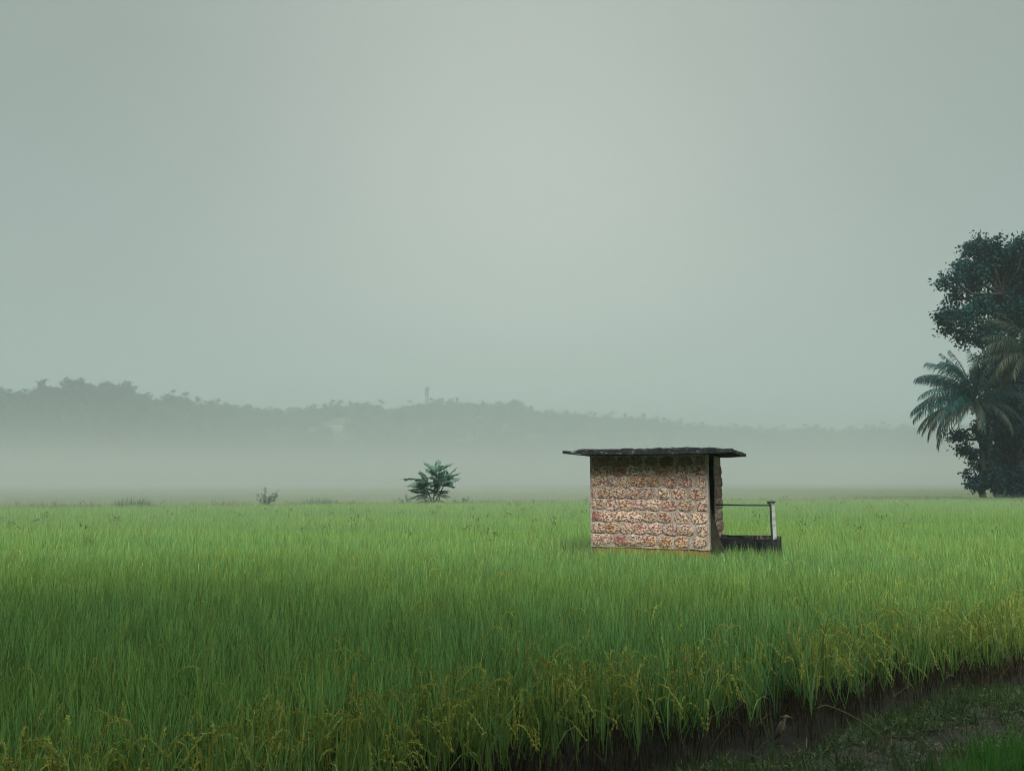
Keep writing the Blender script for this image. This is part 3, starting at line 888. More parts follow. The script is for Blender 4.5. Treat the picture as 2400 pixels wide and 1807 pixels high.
def field_points(y0, y1, dens, x_margin=1.5, k=.76):
    """scattered points of the field between two distances"""
    P = []
    st = 1 / math.sqrt(dens)
    for y in np.arange(y0, y1, st):
        xm = k * y + x_margin
        n_ = int(2 * xm / st)
        X = -xm + (np.arange(n_) + rng.random(n_)) * st
        Y = y + rng.random(n_) * st
        P.append(np.stack([X, Y], 1))
    return np.concatenate(P)

def place(P, n_var, hvar=.10, smin=.9, smax=1.12):
    k = len(P)
    rot = np.stack([rng.normal(size=k) * .05, rng.normal(size=k) * .05, rng.uniform(0, 6.283, k)], 1)
    hn = np.array([mnoise.noise((p[0] * .35, p[1] * .35, 0)) * .09 + mnoise.noise((p[0] * .08, p[1] * .08, 7)) * .07 for p in P])
    s = rng.uniform(smin, smax, k) * (1 + hn)
    scl = np.stack([rng.uniform(.9, 1.15, k)] * 2 + [s], 1)
    return rot, scl, rng.integers(0, n_var, k)

RH = .85
BIRD = on_ground(1832, 1748)
near = [p for p in field_points(1.6, 15.0, 58) if s_edge(*p) < -.10 and not in_hut(*p) and math.hypot(p[0] - BIRD.x, (p[1] - BIRD.y) * .7) > .17 and not (abs(p[0] / p[1] - BIRD.x / BIRD.y) < .025 and p[1] < BIRD.y)]
dn = np.array([-s_edge(*p) for p in near])
pe = .74 * np.exp(-(np.maximum(0, dn - .15) / .40) ** 1.5) + .025 + .10 * np.exp(-dn / 1.6)
ear_mask = rng.random(len(near)) < pe
green = [p for p, e in zip(near, ear_mask) if not e]
eared = [p for p, e in zip(near, ear_mask) if e]
gm_near = [rice_clump(10 + k, 28, RH, .0092, .07, 4, stems=1) for k in range(7)]
gkeep = np.array([-s_edge(*p) for p in green]); gr_ = rng.random(len(green))
green = [p for p, d_, r_ in zip(green, gkeep, gr_) if d_ > .45 or r_ < .45]
rot, scl, idx = place(green, 7)
scatter('rice_crop', [(p[0], p[1], ground_z(*p) - .02) for p in green], rot, scl, idx, gm_near)
em = [rice_clump(40 + k, 14, RH * .95, .0105, .07, 4, ears=4, dry=.30, stems=4, clear=.52 + .035 * k, flop=.22) for k in range(7)]
rot, scl, idx = place(eared, 7)
scatter('ripening_rice', [(p[0], p[1], ground_z(*p) - .02) for p in eared], rot, scl, idx, em)

mid = [p for p in field_points(15.0, 63.0, 20, 2) if far_edge(*p) < -.1 and not in_hut(*p)]
mm_ = [rice_clump(70 + k, 38, RH, .0105, .14, 3) for k in range(7)] + [rice_clump(80, 22, RH, .0135, .14, 3, ears=2)]
rot, scl, idx = place(mid, 7)
idx = np.where(rng.random(len(mid)) < .05, 7, idx)
scatter('middle_rice_crop', [(p[0], p[1], -.02) for p in mid], rot, scl, idx, mm_)

# paler field beyond the bank
def patch_mesh(seed):
    R_ = np.random.default_rng(seed); mb = MB()
    for i in range(260):
        mb.blade((R_.uniform(-1.2, 1.2), R_.uniform(-1.2, 1.2), 0), R_.uniform(0, 6.28), R(abs(R_.normal() * 12)), R(abs(R_.normal() * 30)), .62 * R_.uniform(.7, 1.1), .035, R_.random(), R_.random() * .35, 3, face=R_.uniform(0, 6.28))
    return mb.mesh('rice_patch', M_rice2)
far = [p for p in field_points(38.0, 150.0, .8, 4) if far_edge(*p) > 2.2]
far += [p for p in field_points(150.0, 360.0, .17, 6)]
k = len(far)
rot = np.stack([np.zeros(k), np.zeros(k), rng.uniform(0, 6.28, k)], 1)
sc_ = np.where(np.array([p[1] for p in far]) > 150, 2.0, 1.0)
scatter('far_rice_crop', [(p[0], p[1], -.02) for p in far], rot, np.stack([sc_, sc_, rng.uniform(.9, 1.15, k)], 1), rng.integers(0, 3, k), [patch_mesh(5 + j) for j in range(3)])

# dark seed heads of weeds that overtop the rice
def sedge_mesh(seed):
    R_ = np.random.default_rng(seed); mb = MB()
    for i in range(5):
        az = R_.uniform(0, 6.28); L = R_.uniform(.8, 1.0)
        mb.blade((0, 0, 0), az, R(abs(R_.normal() * 8)), R(10), L, .008, .3, .2, 3, face=R_.uniform(0, 6.28))
    for i in range(14):
        mb.leaf(Vector((R_.normal() * .05, R_.normal() * .05, .86 + R_.normal() * .05)), Vector(R_.normal(size=3)), Vector((0, 0, 1)), .06, .03, R_.random(), .4)
    return mb.mesh('sedge', M_weed)
sd_ = [p for p in field_points(16.0, 58.0, .22, 2) if far_edge(*p) < -.5 and not in_hut(*p, .4) and (mnoise.noise((p[0] * .12, p[1] * .12, 4)) > -.05)]
k = len(sd_)
scatter('sedge_weeds', [(p[0], p[1], 0) for p in sd_], np.stack([rng.normal(size=k) * .1, rng.normal(size=k) * .1, rng.uniform(0, 6.28, k)], 1), np.stack([np.full(k, 1.3)] * 2 + [rng.uniform(1.12, 1.3, k)], 1), rng.integers(0, 3, k), [sedge_mesh(k_) for k_ in range(3)])

# ------------------------------------------------------------------ grassy bank at the far edge of the field
def tuft_mesh(seed, nb, hgt, wid, spread, mat, lean=14, curl=35, dry=0):
    R_ = np.random.default_rng(seed); mb = MB()
    for i in range(nb):
        a, rr = R_.uniform(0, 6.28), spread * math.sqrt(R_.random())
        mb.blade((rr * math.cos(a), rr * math.sin(a), 0), R_.uniform(0, 6.28), R(abs(R_.normal() * lean)), R(abs(R_.normal() * curl)), hgt * R_.uniform(.5, 1.15), wid * R_.uniform(.7, 1.2), R_.random(), dry * R_.random(), 3, face=R_.uniform(0, 6.28))
    return mb.mesh('tuft', mat)
tf = [tuft_mesh(600 + k, 18, .6, .02, .16, M_bank, dry=.5) for k in range(4)]
pts, rot, scl, idx = [], [], [], []
for k in range(5200):
    u = rng.uniform(-12, 88); q = FA + Fd * u + Fn * (rng.normal() * .55 + .8)
    g = mnoise.noise((u * .22, 0, 0)) * .5 + mnoise.noise((u * .9, 3, 0)) * .4
    if rng.random() > .55 + g: continue
    pts.append((q.x, q.y, ground_z(q.x, q.y) - .03)); rot.append((rng.normal() * .1, rng.normal() * .1, rng.uniform(0, 6.28)))
    s = .75 + .45 * max(-.4, g) + .35 * rng.random() ** 3
    scl.append((1, 1, s)); idx.append(rng.integers(0, 4))
scatter('bank_grass', pts, rot, scl, idx, tf)

def far_bank_pt(px):
    """the point of the bank's crest in this column of the photograph"""
    d = ray(px, 1126); u = Vector((d.x, d.y)); q0 = FA + Fn * .9
    t = (q0.x * Fd.y - q0.y * Fd.x) / (u.x * Fd.y - u.y * Fd.x)
    p = u * t
    return Vector((p.x, p.y, ground_z(p.x, p.y)))

# the small tree with feathered leaves
def feather_leaf(seed, L, pairs, ll, lw):
    R_ = np.random.default_rng(seed); mb = MB()
    path = []
    p = Vector((0, 0, 0)); a = R(R_.uniform(0, 8))
    n_ = 10
    for i in range(n_ + 1):
        path.append(p.copy()); a -= R(R_.uniform(1.5, 4.0)); p = p + Vector((math.cos(a), 0, math.sin(a))) * L / n_
    mb.tube(path, [.012 - .008 * i / n_ for i in range(n_ + 1)], 4, (.2, .4, .1))
    for i in range(pairs):
        t = .16 + .84 * i / (pairs - 1)
        f = t * n_; j = min(n_ - 1, int(f)); q = path[j].lerp(path[j + 1], f - j)
        d0 = (path[j + 1] - path[j]).normalized()
        l_ = ll * (0.7 + .3 * math.sin(math.pi * min(1, t * .75 + .15)))
        for s_ in (-1, 1):
            d = (Vector((0, s_, 0)) * .95 + d0 * .22 + Vector((0, 0, -.25 + R_.normal() * .12))).normalized()
            mb.leaf(q, d, Vector((R_.normal() * .2, 0, 1)), l_ * R_.uniform(.85, 1.1), lw, float(np.clip(.5 + R_.normal() * .25, 0, 1)))
    mb.leaf(path[-1], d0, Vector((0, 0, 1)), ll, lw, .6)
    return mb.mesh('feather_leaf', M_shrub)
FL = [feather_leaf(700 + k, 1.15, 14, .38, .15) for k in range(4)]
tb = far_bank_pt(1015)
MPP = tb.y / F_PX * 1.0
tree = empty('small_tree', tb - Vector((0, 0, .1)))
tag(tree, 'small young tree with feathered leaves standing alone on the bank, left of the hut', 'tree')
mb = MB()
stems = [[(0, 0, 0), (.05, 0, .8), (.15, .05, 1.6), (.22, 0, 2.15)], [(.05, 0, .3), (-.25, .1, 1.0), (-.45, .05, 1.65)], [(.1, 0, .5), (.45, -.05, 1.1), (.75, 0, 1.75)], [(-.1, 0, .1), (-.4, -.1, .6), (-.6, 0, .9)], [(0.05, 0, .15), (.35, 0, .5), (.42, .05, 1.0)]]
for s_ in stems: mb.tube(s_, [.05 - .03 * i / (len(s_) - 1) for i in range(len(s_))], 6)
link('trunk', mb.mesh('trunk', M_bark), tree)
SPEC = [  # base x, base z, azimuth, elevation, scale
    (.2, 2.1, 80, 62, .8), (.2, 2.1, 10, 45, .95), (.2, 2.1, 190, 55, .8), (.2, 2.05, 270, 40, .9), (.2, 1.9, 130, 30, 1.0),
    (-.45, 1.65, 180, 22, 1.15), (-.45, 1.6, 200, 38, .95), (-.42, 1.5, 240, 15, 1.0), (-.45, 1.6, 120, 25, 1.0), (-.4, 1.4, 165, 8, 1.05),
    (.75, 1.7, 0, 28, .8), (.75, 1.7, 30, 50, .85), (.72, 1.6, 330, 10, .85), (.7, 1.5, 290, 18, .9), (.7, 1.6, 70, 35, .9),
    (-.5, .95, 180, 18, 1.2), (-.58, .9, 195, 6, 1.15), (-.55, .85, 170, -8, 1.0), (-.5, .8, 240, 5, .95), (-.5, .8, 130, 10, 1.0),
    (.42, .95, 5, 8, .95), (.42, 1.0, 345, 22, .85), (.4, .85, 30, -4, .9), (.38, .8, 290, 0, .85), (.3, .6, 355, 2, 1.0),
    (-.3, .55, 200, -5, .95), (-.3, .5, 150, 0, .9), (.1, 1.3, 260, 25, .9), (.2, 1.8, 225, 35, .85), (.2, 1.8, 315, 30, .85), (-.3, 1.3, 215, 28, 1.0), (.5, 1.3, 340, 25, .9), (-.1, .9, 225, 20, 1.0), (.2, .9, 310, 18, .9), (.1, 1.0, 280, 25, .9), (-.45, 1.2, 190, 12, 1.0), (-.3, .75, 215, 10, 1.0), (.25, .55, 330, 10, .9), (.0, .5, 240, 10, .9), (.15, 1.5, 100, 30, .9), (0, .9, 90, 20, .9), (.1, 1.3, 290, 35, .9), (-.2, 1.1, 250, 15, .95), (.25, 1.5, 275, 30, .9), (0, .7, 265, 10, .9), (-.15, .45, 275, 12, .8)]
SPEC += [(x * .8, z * random.uniform(.9, 1.02), az + random.uniform(20, 50), el + random.uniform(-8, 14), s_ * random.uniform(.75, .95)) for x, z, az, el, s_ in SPEC if z > .95]
for k, (x, z, az, el, s_) in enumerate(SPEC):
    z = z * 1.03 + .06
    if z > 1.45: x, s_ = x * 1.25, s_ * 1.08
    elif z < 1.1: x, s_ = x * .8, s_ * .82
    f = link('leaf', FL[k % 4], tree, (x * .78, random.uniform(-.08, .08), z), (random.uniform(-.6, .6), -R(el * .92 + random.uniform(-13, 15)), R(az + random.uniform(-16, 16))))
    f.scale = (s_ * .82,) * 3

def leafy_bush(name, loc, rx, rz, label, cat, mat, nlv, L, Wl, tall=0, seed=0, group=None, lean=None):
    R_ = np.random.default_rng(seed)
    t = empty(name, loc); tag(t, label, cat, group)
    sm, lm = MB(), MB()
    for i in range(max(7, int(nlv / 12))):
        az = R_.uniform(0, 6.28); e = R_.uniform(.25, 1)
        tip = Vector((math.cos(az) * rx * e, math.sin(az) * rx * .7 * e, rz * R_.uniform(.55, 1.0) * (1 - .35 * e)))
        if tall and R_.random() < .2: tip.z *= 1.35
        midp = Vector((tip.x * .35, tip.y * .35, tip.z * .6))
        sm.tube([(0, 0, -.05), midp, tip], [.014, .01, .005], 4, (.3, .3, .3))
        for j in range(12):
            tt = R_.uniform(.35, 1.02)
            q = midp.lerp(tip, (tt - .35) / .65)
            q = q + Vector(R_.normal(size=3)) * .035
            lm.leaf(q, (Vector(R_.normal(size=3)) + Vector((0, 0, .2))).normalized(), Vector((R_.normal() * .4, R_.normal() * .4, 1)), L * R_.uniform(.7, 1.2), Wl * R_.uniform(.8, 1.2), R_.random())
    link('stems', sm.mesh('stems', M_bark), t)
    link('foliage', lm.mesh('foliage', mat), t)
    return t
def grass_bush(name, loc, rx, h, nb, label, cat, mat, seed=0, wid=.02, dry=.2, lean=22, curl=40):
    R_ = np.random.default_rng(seed); mb = MB()
    for i in range(nb):
        a, rr = R_.uniform(0, 6.28), math.sqrt(R_.random())
        bx, by = rx * rr * math.cos(a), rx * .6 * rr * math.sin(a)
        hh = h * (1 - .5 * rr * rr) * R_.uniform(.55, 1.15)
        mb.blade((bx, by, 0), math.atan2(by, bx) + R_.normal() * .8, R(abs(R_.normal() * lean)), R(abs(R_.normal() * curl)), hh, wid * R_.uniform(.7, 1.3), R_.random(), dry * R_.random(), 3, face=R_.uniform(0, 6.28))
    return tag(link(name, mb.mesh(name, mat), None, loc), label, cat)
M_dkgrass = leaf_mat('dark_grass', (.05, .105, .065), (.05, .085, .055), dry=(.14, .12, .07), patch=1.0, transl=.25)
q = far_bank_pt(315); grass_bush('grass_tussock', q - Vector((0, 0, .05)), 1.1, 1.0, 620, 'dark spreading tussock on the far bank, left of the leafy shrub', 'grass tussock', M_dkgrass, 1, .022)
q = far_bank_pt(625); leafy_bush('bank_shrub', q - Vector((0, 0, .02)), .85, 1.2, 'small leafy shrub on the far bank between tussock and young tree', 'shrub', M_shrub, 230, .15, .085, 1, 3)
q = far_bank_pt(752); grass_bush('low_bush', q - Vector((0, 0, .05)), 1.2, .95, 600, 'low green mound of weeds on the bank between shrub and young tree', 'weeds', M_shrub, 4, .03)
q = far_bank_pt(955); leafy_bush('bank_weed', q, .7, .95, 'low leafy weed at the left foot of the young tree', 'weed', M_shrub, 150, .14, .07, 1, 5)
q = far_bank_pt(1085); leafy_bush('bank_weed', q, 1.1, .8, 'low straggling weed at the right foot of the young tree', 'weed', M_shrub, 170, .13, .06, 1, 6)
q = WEED; grass_bush('weed_clump', Vector((q.x, q.y, .1)), .42, 1.12, 620, 'dark clump of weeds in the paddy just left of the hut', 'weeds', M_dkgrass, 8, .014, .35, 26, 70)

# ------------------------------------------------------------------ trees at the right
def tree_at(base_px, Yt, label, lobes_px, trunk_px, n_cl, per, sig, L, Wl, mat, name='broadleaf_tree', r0=.32, seed=0, jy=2.0, shell=.5, limbs=True):
    R_ = np.random.default_rng(seed)
    base = at(base_px[0], 1126, Yt); base.z = .1
    t = empty(name, base); tag(t, label, 'tree')
    mpp = Yt / F_PX
    lob = []
    for (px, py, rpx) in lobes_px:
        yy = Yt + R_.uniform(-jy, jy)
        q = at(px, py, yy)
        lob.append((q - base, rpx * mpp * .94))
    mb = MB(); crown_mb(mb, lob, n_cl, per, sig, L, Wl, shell=shell, R_=R_)
    link('crown', mb.mesh('crown', mat), t)
    mb = MB()
    tp = [at(px, py, Yt) - base for px, py in trunk_px]
    mb.tube(tp, [r0 * (1 - .65 * i / (len(tp) - 1)) for i in range(len(tp))], 8)
    link('trunk', mb.mesh('trunk', M_darkbark), t)
    if limbs:
        lm = MB()
        for c, r in lob:
            k = min(range(len(tp)), key=lambda i: (tp[i] - c).length + (3 if tp[i].z > c.z else 0))
            s0 = tp[k]
            md = s0.lerp(c, .55) + Vector((R_.normal() * .3, R_.normal() * .3, -.1 * (c - s0).length))
            lm.tube([s0, md, c], [r0 * .38, r0 * .22, r0 * .1], 5)
            for _ in range(4):
                e = c + Vector(R_.normal(size=3)).normalized() * r * .8
                lm.tube([md.lerp(c, .6), c.lerp(e, .5), e], [r0 * .12, r0 * .08, r0 * .04], 4)
        link('limbs', lm.mesh('limbs', M_darkbark), t)
    return t
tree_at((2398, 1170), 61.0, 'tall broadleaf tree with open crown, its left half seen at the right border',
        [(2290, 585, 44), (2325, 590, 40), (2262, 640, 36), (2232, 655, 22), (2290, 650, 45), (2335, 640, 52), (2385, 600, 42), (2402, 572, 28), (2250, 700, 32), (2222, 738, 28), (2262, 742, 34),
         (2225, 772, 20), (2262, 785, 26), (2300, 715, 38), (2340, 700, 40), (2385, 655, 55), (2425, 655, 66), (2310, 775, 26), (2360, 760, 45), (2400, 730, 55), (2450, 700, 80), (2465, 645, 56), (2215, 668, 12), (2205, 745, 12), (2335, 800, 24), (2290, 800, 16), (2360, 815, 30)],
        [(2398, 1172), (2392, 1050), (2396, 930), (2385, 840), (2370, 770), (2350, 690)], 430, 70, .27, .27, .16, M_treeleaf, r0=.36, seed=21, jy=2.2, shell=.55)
tree_at((2375, 1170), 63.0, 'dense dark leafy tree behind the two palms at the right border',
        [(2350, 930, 46), (2395, 890, 55), (2345, 1000, 44), (2395, 980, 70), (2360, 1065, 48), (2405, 1085, 60), (2340, 1105, 28), (2390, 1140, 36), (2430, 1000, 80), (2450, 1100, 60), (2320, 890, 34), (2375, 830, 40), (2320, 950, 25), (2420, 850, 60), (2365, 1140, 26), (2325, 850, 24)],
        [(2375, 1172), (2378, 1100), (2385, 1000), (2392, 920)], 760, 60, .34, .28, .17, M_darkleaf, seed=22, jy=2.0, r0=.3, shell=.45)
tree_at((2308, 1172), 58.5, 'slender crooked tree with sparse foliage beneath the left palm',
        [(2258, 1056, 15), (2238, 1022, 15), (2262, 1020, 13), (2285, 1062, 14), (2280, 1080, 11), (2298, 1092, 14), (2300, 1018, 16), (2288, 1000, 12), (2266, 1116, 9), (2290, 1128, 18), (2310, 1125, 18), (2325, 1130, 15), (2275, 1138, 12), (2322, 1062, 14), (2330, 1095, 13), (2310, 1045, 12), (2340, 1140, 14)],
        [(2307, 1174), (2298, 1142), (2303, 1105), (2303, 1060), (2296, 1030), (2284, 1008)], 150, 26, .20, .26, .14, M_darkleaf, name='slender_tree', r0=.26, seed=23, jy=.5, shell=.6)
tree_at((2440, 1175), 60.0, 'leafy undergrowth tree at the foot of the right border grove',
        [(2350, 1150, 16), (2375, 1155, 18), (2400, 1150, 22), (2425, 1140, 30), (2360, 1120, 18), (2385, 1120, 22)],
        [(2420, 1176), (2410, 1150), (2400, 1130)], 160, 34, .24, .26, .14, M_darkleaf, name='undergrowth_tree', r0=.12, seed=24, jy=.8)

# coconut palms
def frond_mesh(seed, L, el0, el1, mat, dry=0.0, pairs=34, ll=.95):
    """arching stalk with hanging leaflets; lies in the x-z plane"""
    R_ = np.random.default_rng(seed); mb = MB()
    n_ = 16; p = Vector((0, 0, 0)); path = [p.copy()]
    for i in range(n_):
        t = (i + .5) / n_
        a = R(el0 + (el1 - el0) * t ** 1.35)
        p = p + Vector((math.cos(a), 0, math.sin(a))) * L / n_; path.append(p.copy())
    mb.tube(path, [.055 * (1 - .85 * i / n_) for i in range(n_ + 1)], 5, (.2, .6, dry * .7))
    for i in range(pairs):
        t = .14 + .86 * i / (pairs - 1)
        f = t * n_; j = min(n_ - 1, int(f)); q = path[j].lerp(path[j + 1], f - j)
        d0 = (path[j + 1] - path[j]).normalized()
        l_ = ll * (0.45 + .55 * math.sin(math.pi * min(1, .12 + t * .82)))
        for s_ in (-1, 1):
            up = Vector((0, 0, 1)) - d0 * d0.z
            dd = (Vector((0, s_, 0)) * (.42 + R_.normal() * .12) + d0 * .5 + Vector((0, 0, -.62 + R_.normal() * .15))).normalized()
            m_ = q + dd * l_ * .5
            e = m_ + (dd + Vector((0, 0, -1.1))).normalized() * l_ * .55
            wv = d0.cross(dd).cross(dd).normalized() * .034
            r_ = float(np.clip(.5 + R_.normal() * .25, 0, 1)); dv = float(np.clip(dry + R_.normal() * .15, 0, 1)) if dry else 0
            mb.add([q - wv * .6, q + wv * .6, m_ + wv * .8, m_ - wv * .8, e], [(0, 1, 2, 3), (3, 2, 4)], (t, r_, dv))
    return mb.mesh('frond', mat)
def palm(loc, crown, label, mat, fronds, L, seed, r0=.17, dryness=0.0):
    t = empty('coconut_palm', loc); tag(t, label, 'palm', 'coconut palms of the grove')
    c = crown - loc
    mb = MB()
    pts_ = [Vector((0, 0, -.1)), Vector((c.x * .15, c.y * .15, c.z * .3)), Vector((c.x * .5, c.y * .5, c.z * .65)), c]
    mb.tube(pts_, [r0 * 1.35, r0, r0 * .85, r0 * .75], 9)
    link('trunk', mb.mesh('trunk', M_darkbark), t)
    mb = MB(); mb.tube([c - Vector((0, 0, .3)), c + Vector((0, 0, .5)), c + Vector((0, 0, 1.1))], [.11, .10, .03], 7, (.5, .7, 0))
    link('crown_shaft', mb.mesh('crown_shaft', mat), t)
    V = {'up': [frond_mesh(seed + k, L * .9, 82, 48, mat, dryness * .4, ll=.62) for k in range(2)], 'high': [frond_mesh(seed + 5 + k, L, 58, -12, mat, dryness * .6) for k in range(2)],
         'mid': [frond_mesh(seed + 10 + k, L, 28, -48, mat, dryness) for k in range(2)], 'low': [frond_mesh(seed + 15 + k, L * .97, -4, -76, mat, dryness + .25) for k in range(2)]}
    rj = random.Random(seed)
    for k, (kind, az, s_) in enumerate(fronds):
        f = link('frond', V[kind][k % 2], t, c + Vector((0, 0, rj.uniform(-.1, .35))), (rj.uniform(-.25, .25), rj.uniform(-.26, .24), R(az + rj.uniform(-9, 9))))
        f.scale = (s_, s_, s_)
    return t
crown1 = at(2285, 948, 58.0); base1 = at(2338, 1126, 58.5); base1.z = .1
palm(base1, crown1, 'left coconut palm of the grove, dark green drooping fronds over the paddy edge', M_palm,
     [('up', 150, 1.0), ('up', 100, 1.0), ('up', 20, .95), ('up', 250, .9), ('high', 172, 1.0), ('high', 150, 1.0), ('high', 200, .98), ('high', 25, .8), ('high', 330, .8), ('high', 270, .9), ('high', 90, .95),
      ('mid', 178, 1.0), ('mid', 195, 1.05), ('mid', 160, 1.0), ('mid', 225, 1.0), ('mid', 355, .85), ('mid', 310, .9), ('mid', 60, .95), ('mid', 130, 1.0),
      ('low', 185, 1.0), ('low', 165, 1.02), ('low', 210, 1.0), ('low', 240, .9), ('low', 300, .85), ('low', 345, .8), ('low', 130, .9), ('low', 30, .85), ('mid', 210, 1.02), ('low', 176, 1.05), ('low', 198, 1.03), ('low', 225, 1.0), ('high', 182, 1.03), ('high', 160, .98), ('high', 215, 1.0), ('high', 120, 1.0), ('up', 190, 1.0), ('low', 150, 1.0), ('low', 260, .95), ('mid', 190, .96), ('mid', 170, 1.02), ('high', 195, 1.0), ('low', 188, .95), ('low', 160, .98)], 4.6, 900)
crown2 = at(2432, 838, 56.0); base2 = at(2450, 1126, 56.0); base2.z = .1
palm(base2, crown2, 'right coconut palm of the grove, olive brown fronds reaching in from the border', M_palm2,
     [('up', 170, .9), ('up', 60, .9), ('high', 180, .95), ('high', 150, .95), ('high', 220, .95), ('high', 20, 1), ('mid', 178, 1.0), ('mid', 200, 1.0), ('mid', 160, 1.0), ('mid', 240, 1.0), ('mid', 320, 1.0), ('mid', 20, 1.0), ('mid', 100, 1),
      ('low', 175, 1.0), ('low', 195, 1.0), ('low', 215, 1.0), ('low', 150, .95), ('low', 250, 1.0), ('low', 300, 1.0)], 4.7, 950, dryness=.12)

# ------------------------------------------------------------------ weeds on the bund in front
def creeper_mesh(seed, nl, rad, hgt, L, Wl, mat):
    R_ = np.random.default_rng(seed); mb = MB()
    for i in range(nl):
        a, rr = R_.uniform(0, 6.28), rad * math.sqrt(R_.random())
        mb.leaf(Vector((rr * math.cos(a), rr * math.sin(a), hgt * R_.random() ** .7)), Vector((R_.normal(), R_.normal(), R_.normal() * .35 + .15)), Vector((R_.normal() * .3, R_.normal() * .3, 1)), L * R_.uniform(.6, 1.3), Wl * R_.uniform(.7, 1.2), R_.random(), (R_.random() < .15) * .7)
    return mb.mesh('creeper', mat)
def litter_mesh(seed):
    R_ = np.random.default_rng(seed); mb = MB()
    for i in range(9):
        mb.blade((R_.normal() * .07, R_.normal() * .07, .006 + .02 * R_.random()), R_.uniform(0, 6.28), R(R_.uniform(78, 92)), R(R_.normal() * 12), R_.uniform(.05, .16), .005, R_.random(), R_.random(), 2)
    return mb.mesh('litter', M_straw)
cr = [creeper_mesh(1000 + k, 26, .09, .06, .035, .014, M_weed) for k in range(4)] + [tuft_mesh(1010 + k, 9, .16, .006, .05, M_weed, 28, 60, .3) for k in range(3)] + [litter_mesh(1030 + k) for k in range(2)]
BARE = [(on_level(1725, 1798, BUND), .34), (on_level(1965, 1778, BUND), .28), (on_level(2330, 1722, BUND), .55), (on_level(2240, 1735, BUND), .35), (on_level(2120, 1745, BUND), .25)]
pts, rot, scl, idx = [], [], [], []
for k in range(72000):
    x, y = rng.uniform(-2.5, 11), rng.uniform(2.2, 11.5)
    s_ = s_edge(x, y)
    if s_ < -.10 + .12 * mnoise.noise((x * 4, y * 4, 6)) or s_ > 4.6 or abs(x) > .95 * y + 2: continue
    den = .75 + .8 * mnoise.noise((x * 1.6, y * 1.6, 2)) + .3 * mnoise.noise((x * 5, y * 5, 9))
    for bp, br_ in BARE:
        d = math.hypot((x - bp.x) / 1.5, y - bp.y) / (br_ * .5)
        if d < 1.2: den -= 1.3 * (1 - sstep(.6, 1.2, d))
    if rng.random() > den and rng.random() > .06: continue
    pts.append((x, y, ground_z(x, y) - .008)); rot.append((rng.normal() * .1, rng.normal() * .1, rng.uniform(0, 6.28)))
    s1 = rng.uniform(.7, 1.35); scl.append((s1, s1, s1)); idx.append(rng.choice(9, p=[.15, .15, .15, .13, .11, .11, .1, .05, .05]))
scatter('ground_weeds', pts, rot, scl, idx, cr)
# bright grass in the near right corner
gt = [tuft_mesh(1050 + k, 16, .34, .008, .06, M_grass, 12, 26) for k in range(4)]
pts, rot, scl, idx = [], [], [], []
g0, g1 = on_level(2285, 1840, BUND), on_level(2420, 1765, BUND)
for k in range(9000):
    x, y = rng.uniform(1.5, 11), rng.uniform(2.0, 8.5)
    if s_edge(x, y) < .3: continue
    # right of the line g0-g1
    sd = (x - g0.x) * (g1.y - g0.y) - (y - g0.y) * (g1.x - g0.x)
    ln = math.hypot(g1.x - g0.x, g1.y - g0.y)
    if sd / ln < .1 * mnoise.noise((x * 3, y * 3, 5)) - .02: continue
    pts.append((x, y, ground_z(x, y) - .01)); rot.append((rng.normal() * .1, rng.normal() * .1, rng.uniform(0, 6.28)))
    s1 = rng.uniform(.6, 1.15); scl.append((1, 1, s1)); idx.append(rng.integers(0, 4))
scatter('corner_grass', pts, rot, scl, idx, gt)

# single stalks that stand out
def px_path(pxpts, anchor_z=BUND, toward=0.0):
    """points of a stalk standing at the first pixel's ground point, seen along the given pixels"""
    b0 = on_ground(*pxpts[0]) if pxpts[0][1] < 1805 else on_level(pxpts[0][0], pxpts[0][1], anchor_z)
    return b0, [at(px, py, b0.y + toward * i) - b0 for i, (px, py) in enumerate(pxpts)]
def ribbon(mb, path, w0, w1, r=.5, dry=0.0):
    n_ = len(path)
    b = len(mb.v)
    for i, p in enumerate(path):
        t = i / (n_ - 1)
        d = (path[min(i + 1, n_ - 1)] - path[max(i - 1, 0)]).normalized()
        sd = d.cross(Vector((.25, 1, .1))).normalized()
        ww = w0 + (w1 - w0) * t
        mb.v += [tuple(p - sd * ww / 2), tuple(p + Vector((0, -.25 * ww, 0))), tuple(p + sd * ww / 2)]; mb.c += [(t, r, dry)] * 3
    for i in range(n_ - 1):
        for k in (0, 1): mb.f.append((b + 3 * i + k, b + 3 * i + k + 1, b + 3 * i + k + 4, b + 3 * i + k + 3))
def smooth_path(P, k=4):
    out_ = []
    for i in range(len(P) - 1):
        p0, p1, p2, p3 = P[max(i - 1, 0)], P[i], P[i + 1], P[min(i + 2, len(P) - 1)]
        for j in range(k):
            t = j / k
            out_.append(.5 * ((2 * p1) + (p2 - p0) * t + (2 * p0 - 5 * p1 + 4 * p2 - p3) * t * t + (3 * p1 - p0 - 3 * p2 + p3) * t ** 3))
    out_.append(P[-1]); return out_
M_stalk = leaf_mat('green_stalk', (.10, .15, .06), (.07, .13, .06), dry=(.20, .14, .07), patch=2, transl=.2)
def stalk(name, pix, w0, w1, label, cat, dry=0.0, r=.6, extra=(), zb=BUND):
    b0, P = px_path(pix, zb)
    t = empty(name, b0); tag(t, label, cat)
    mb = MB(); ribbon(mb, smooth_path(P), w0, w1, r, dry); link('stem', mb.mesh('stem', M_stalk), t)
    for pix2, a, b_, nm in extra:
        P2 = [at(px, py, b0.y) - b0 for px, py in pix2]
        mb = MB(); ribbon(mb, smooth_path(P2), a, b_, r, dry); link(nm, mb.mesh(nm, M_stalk), t)
    return t
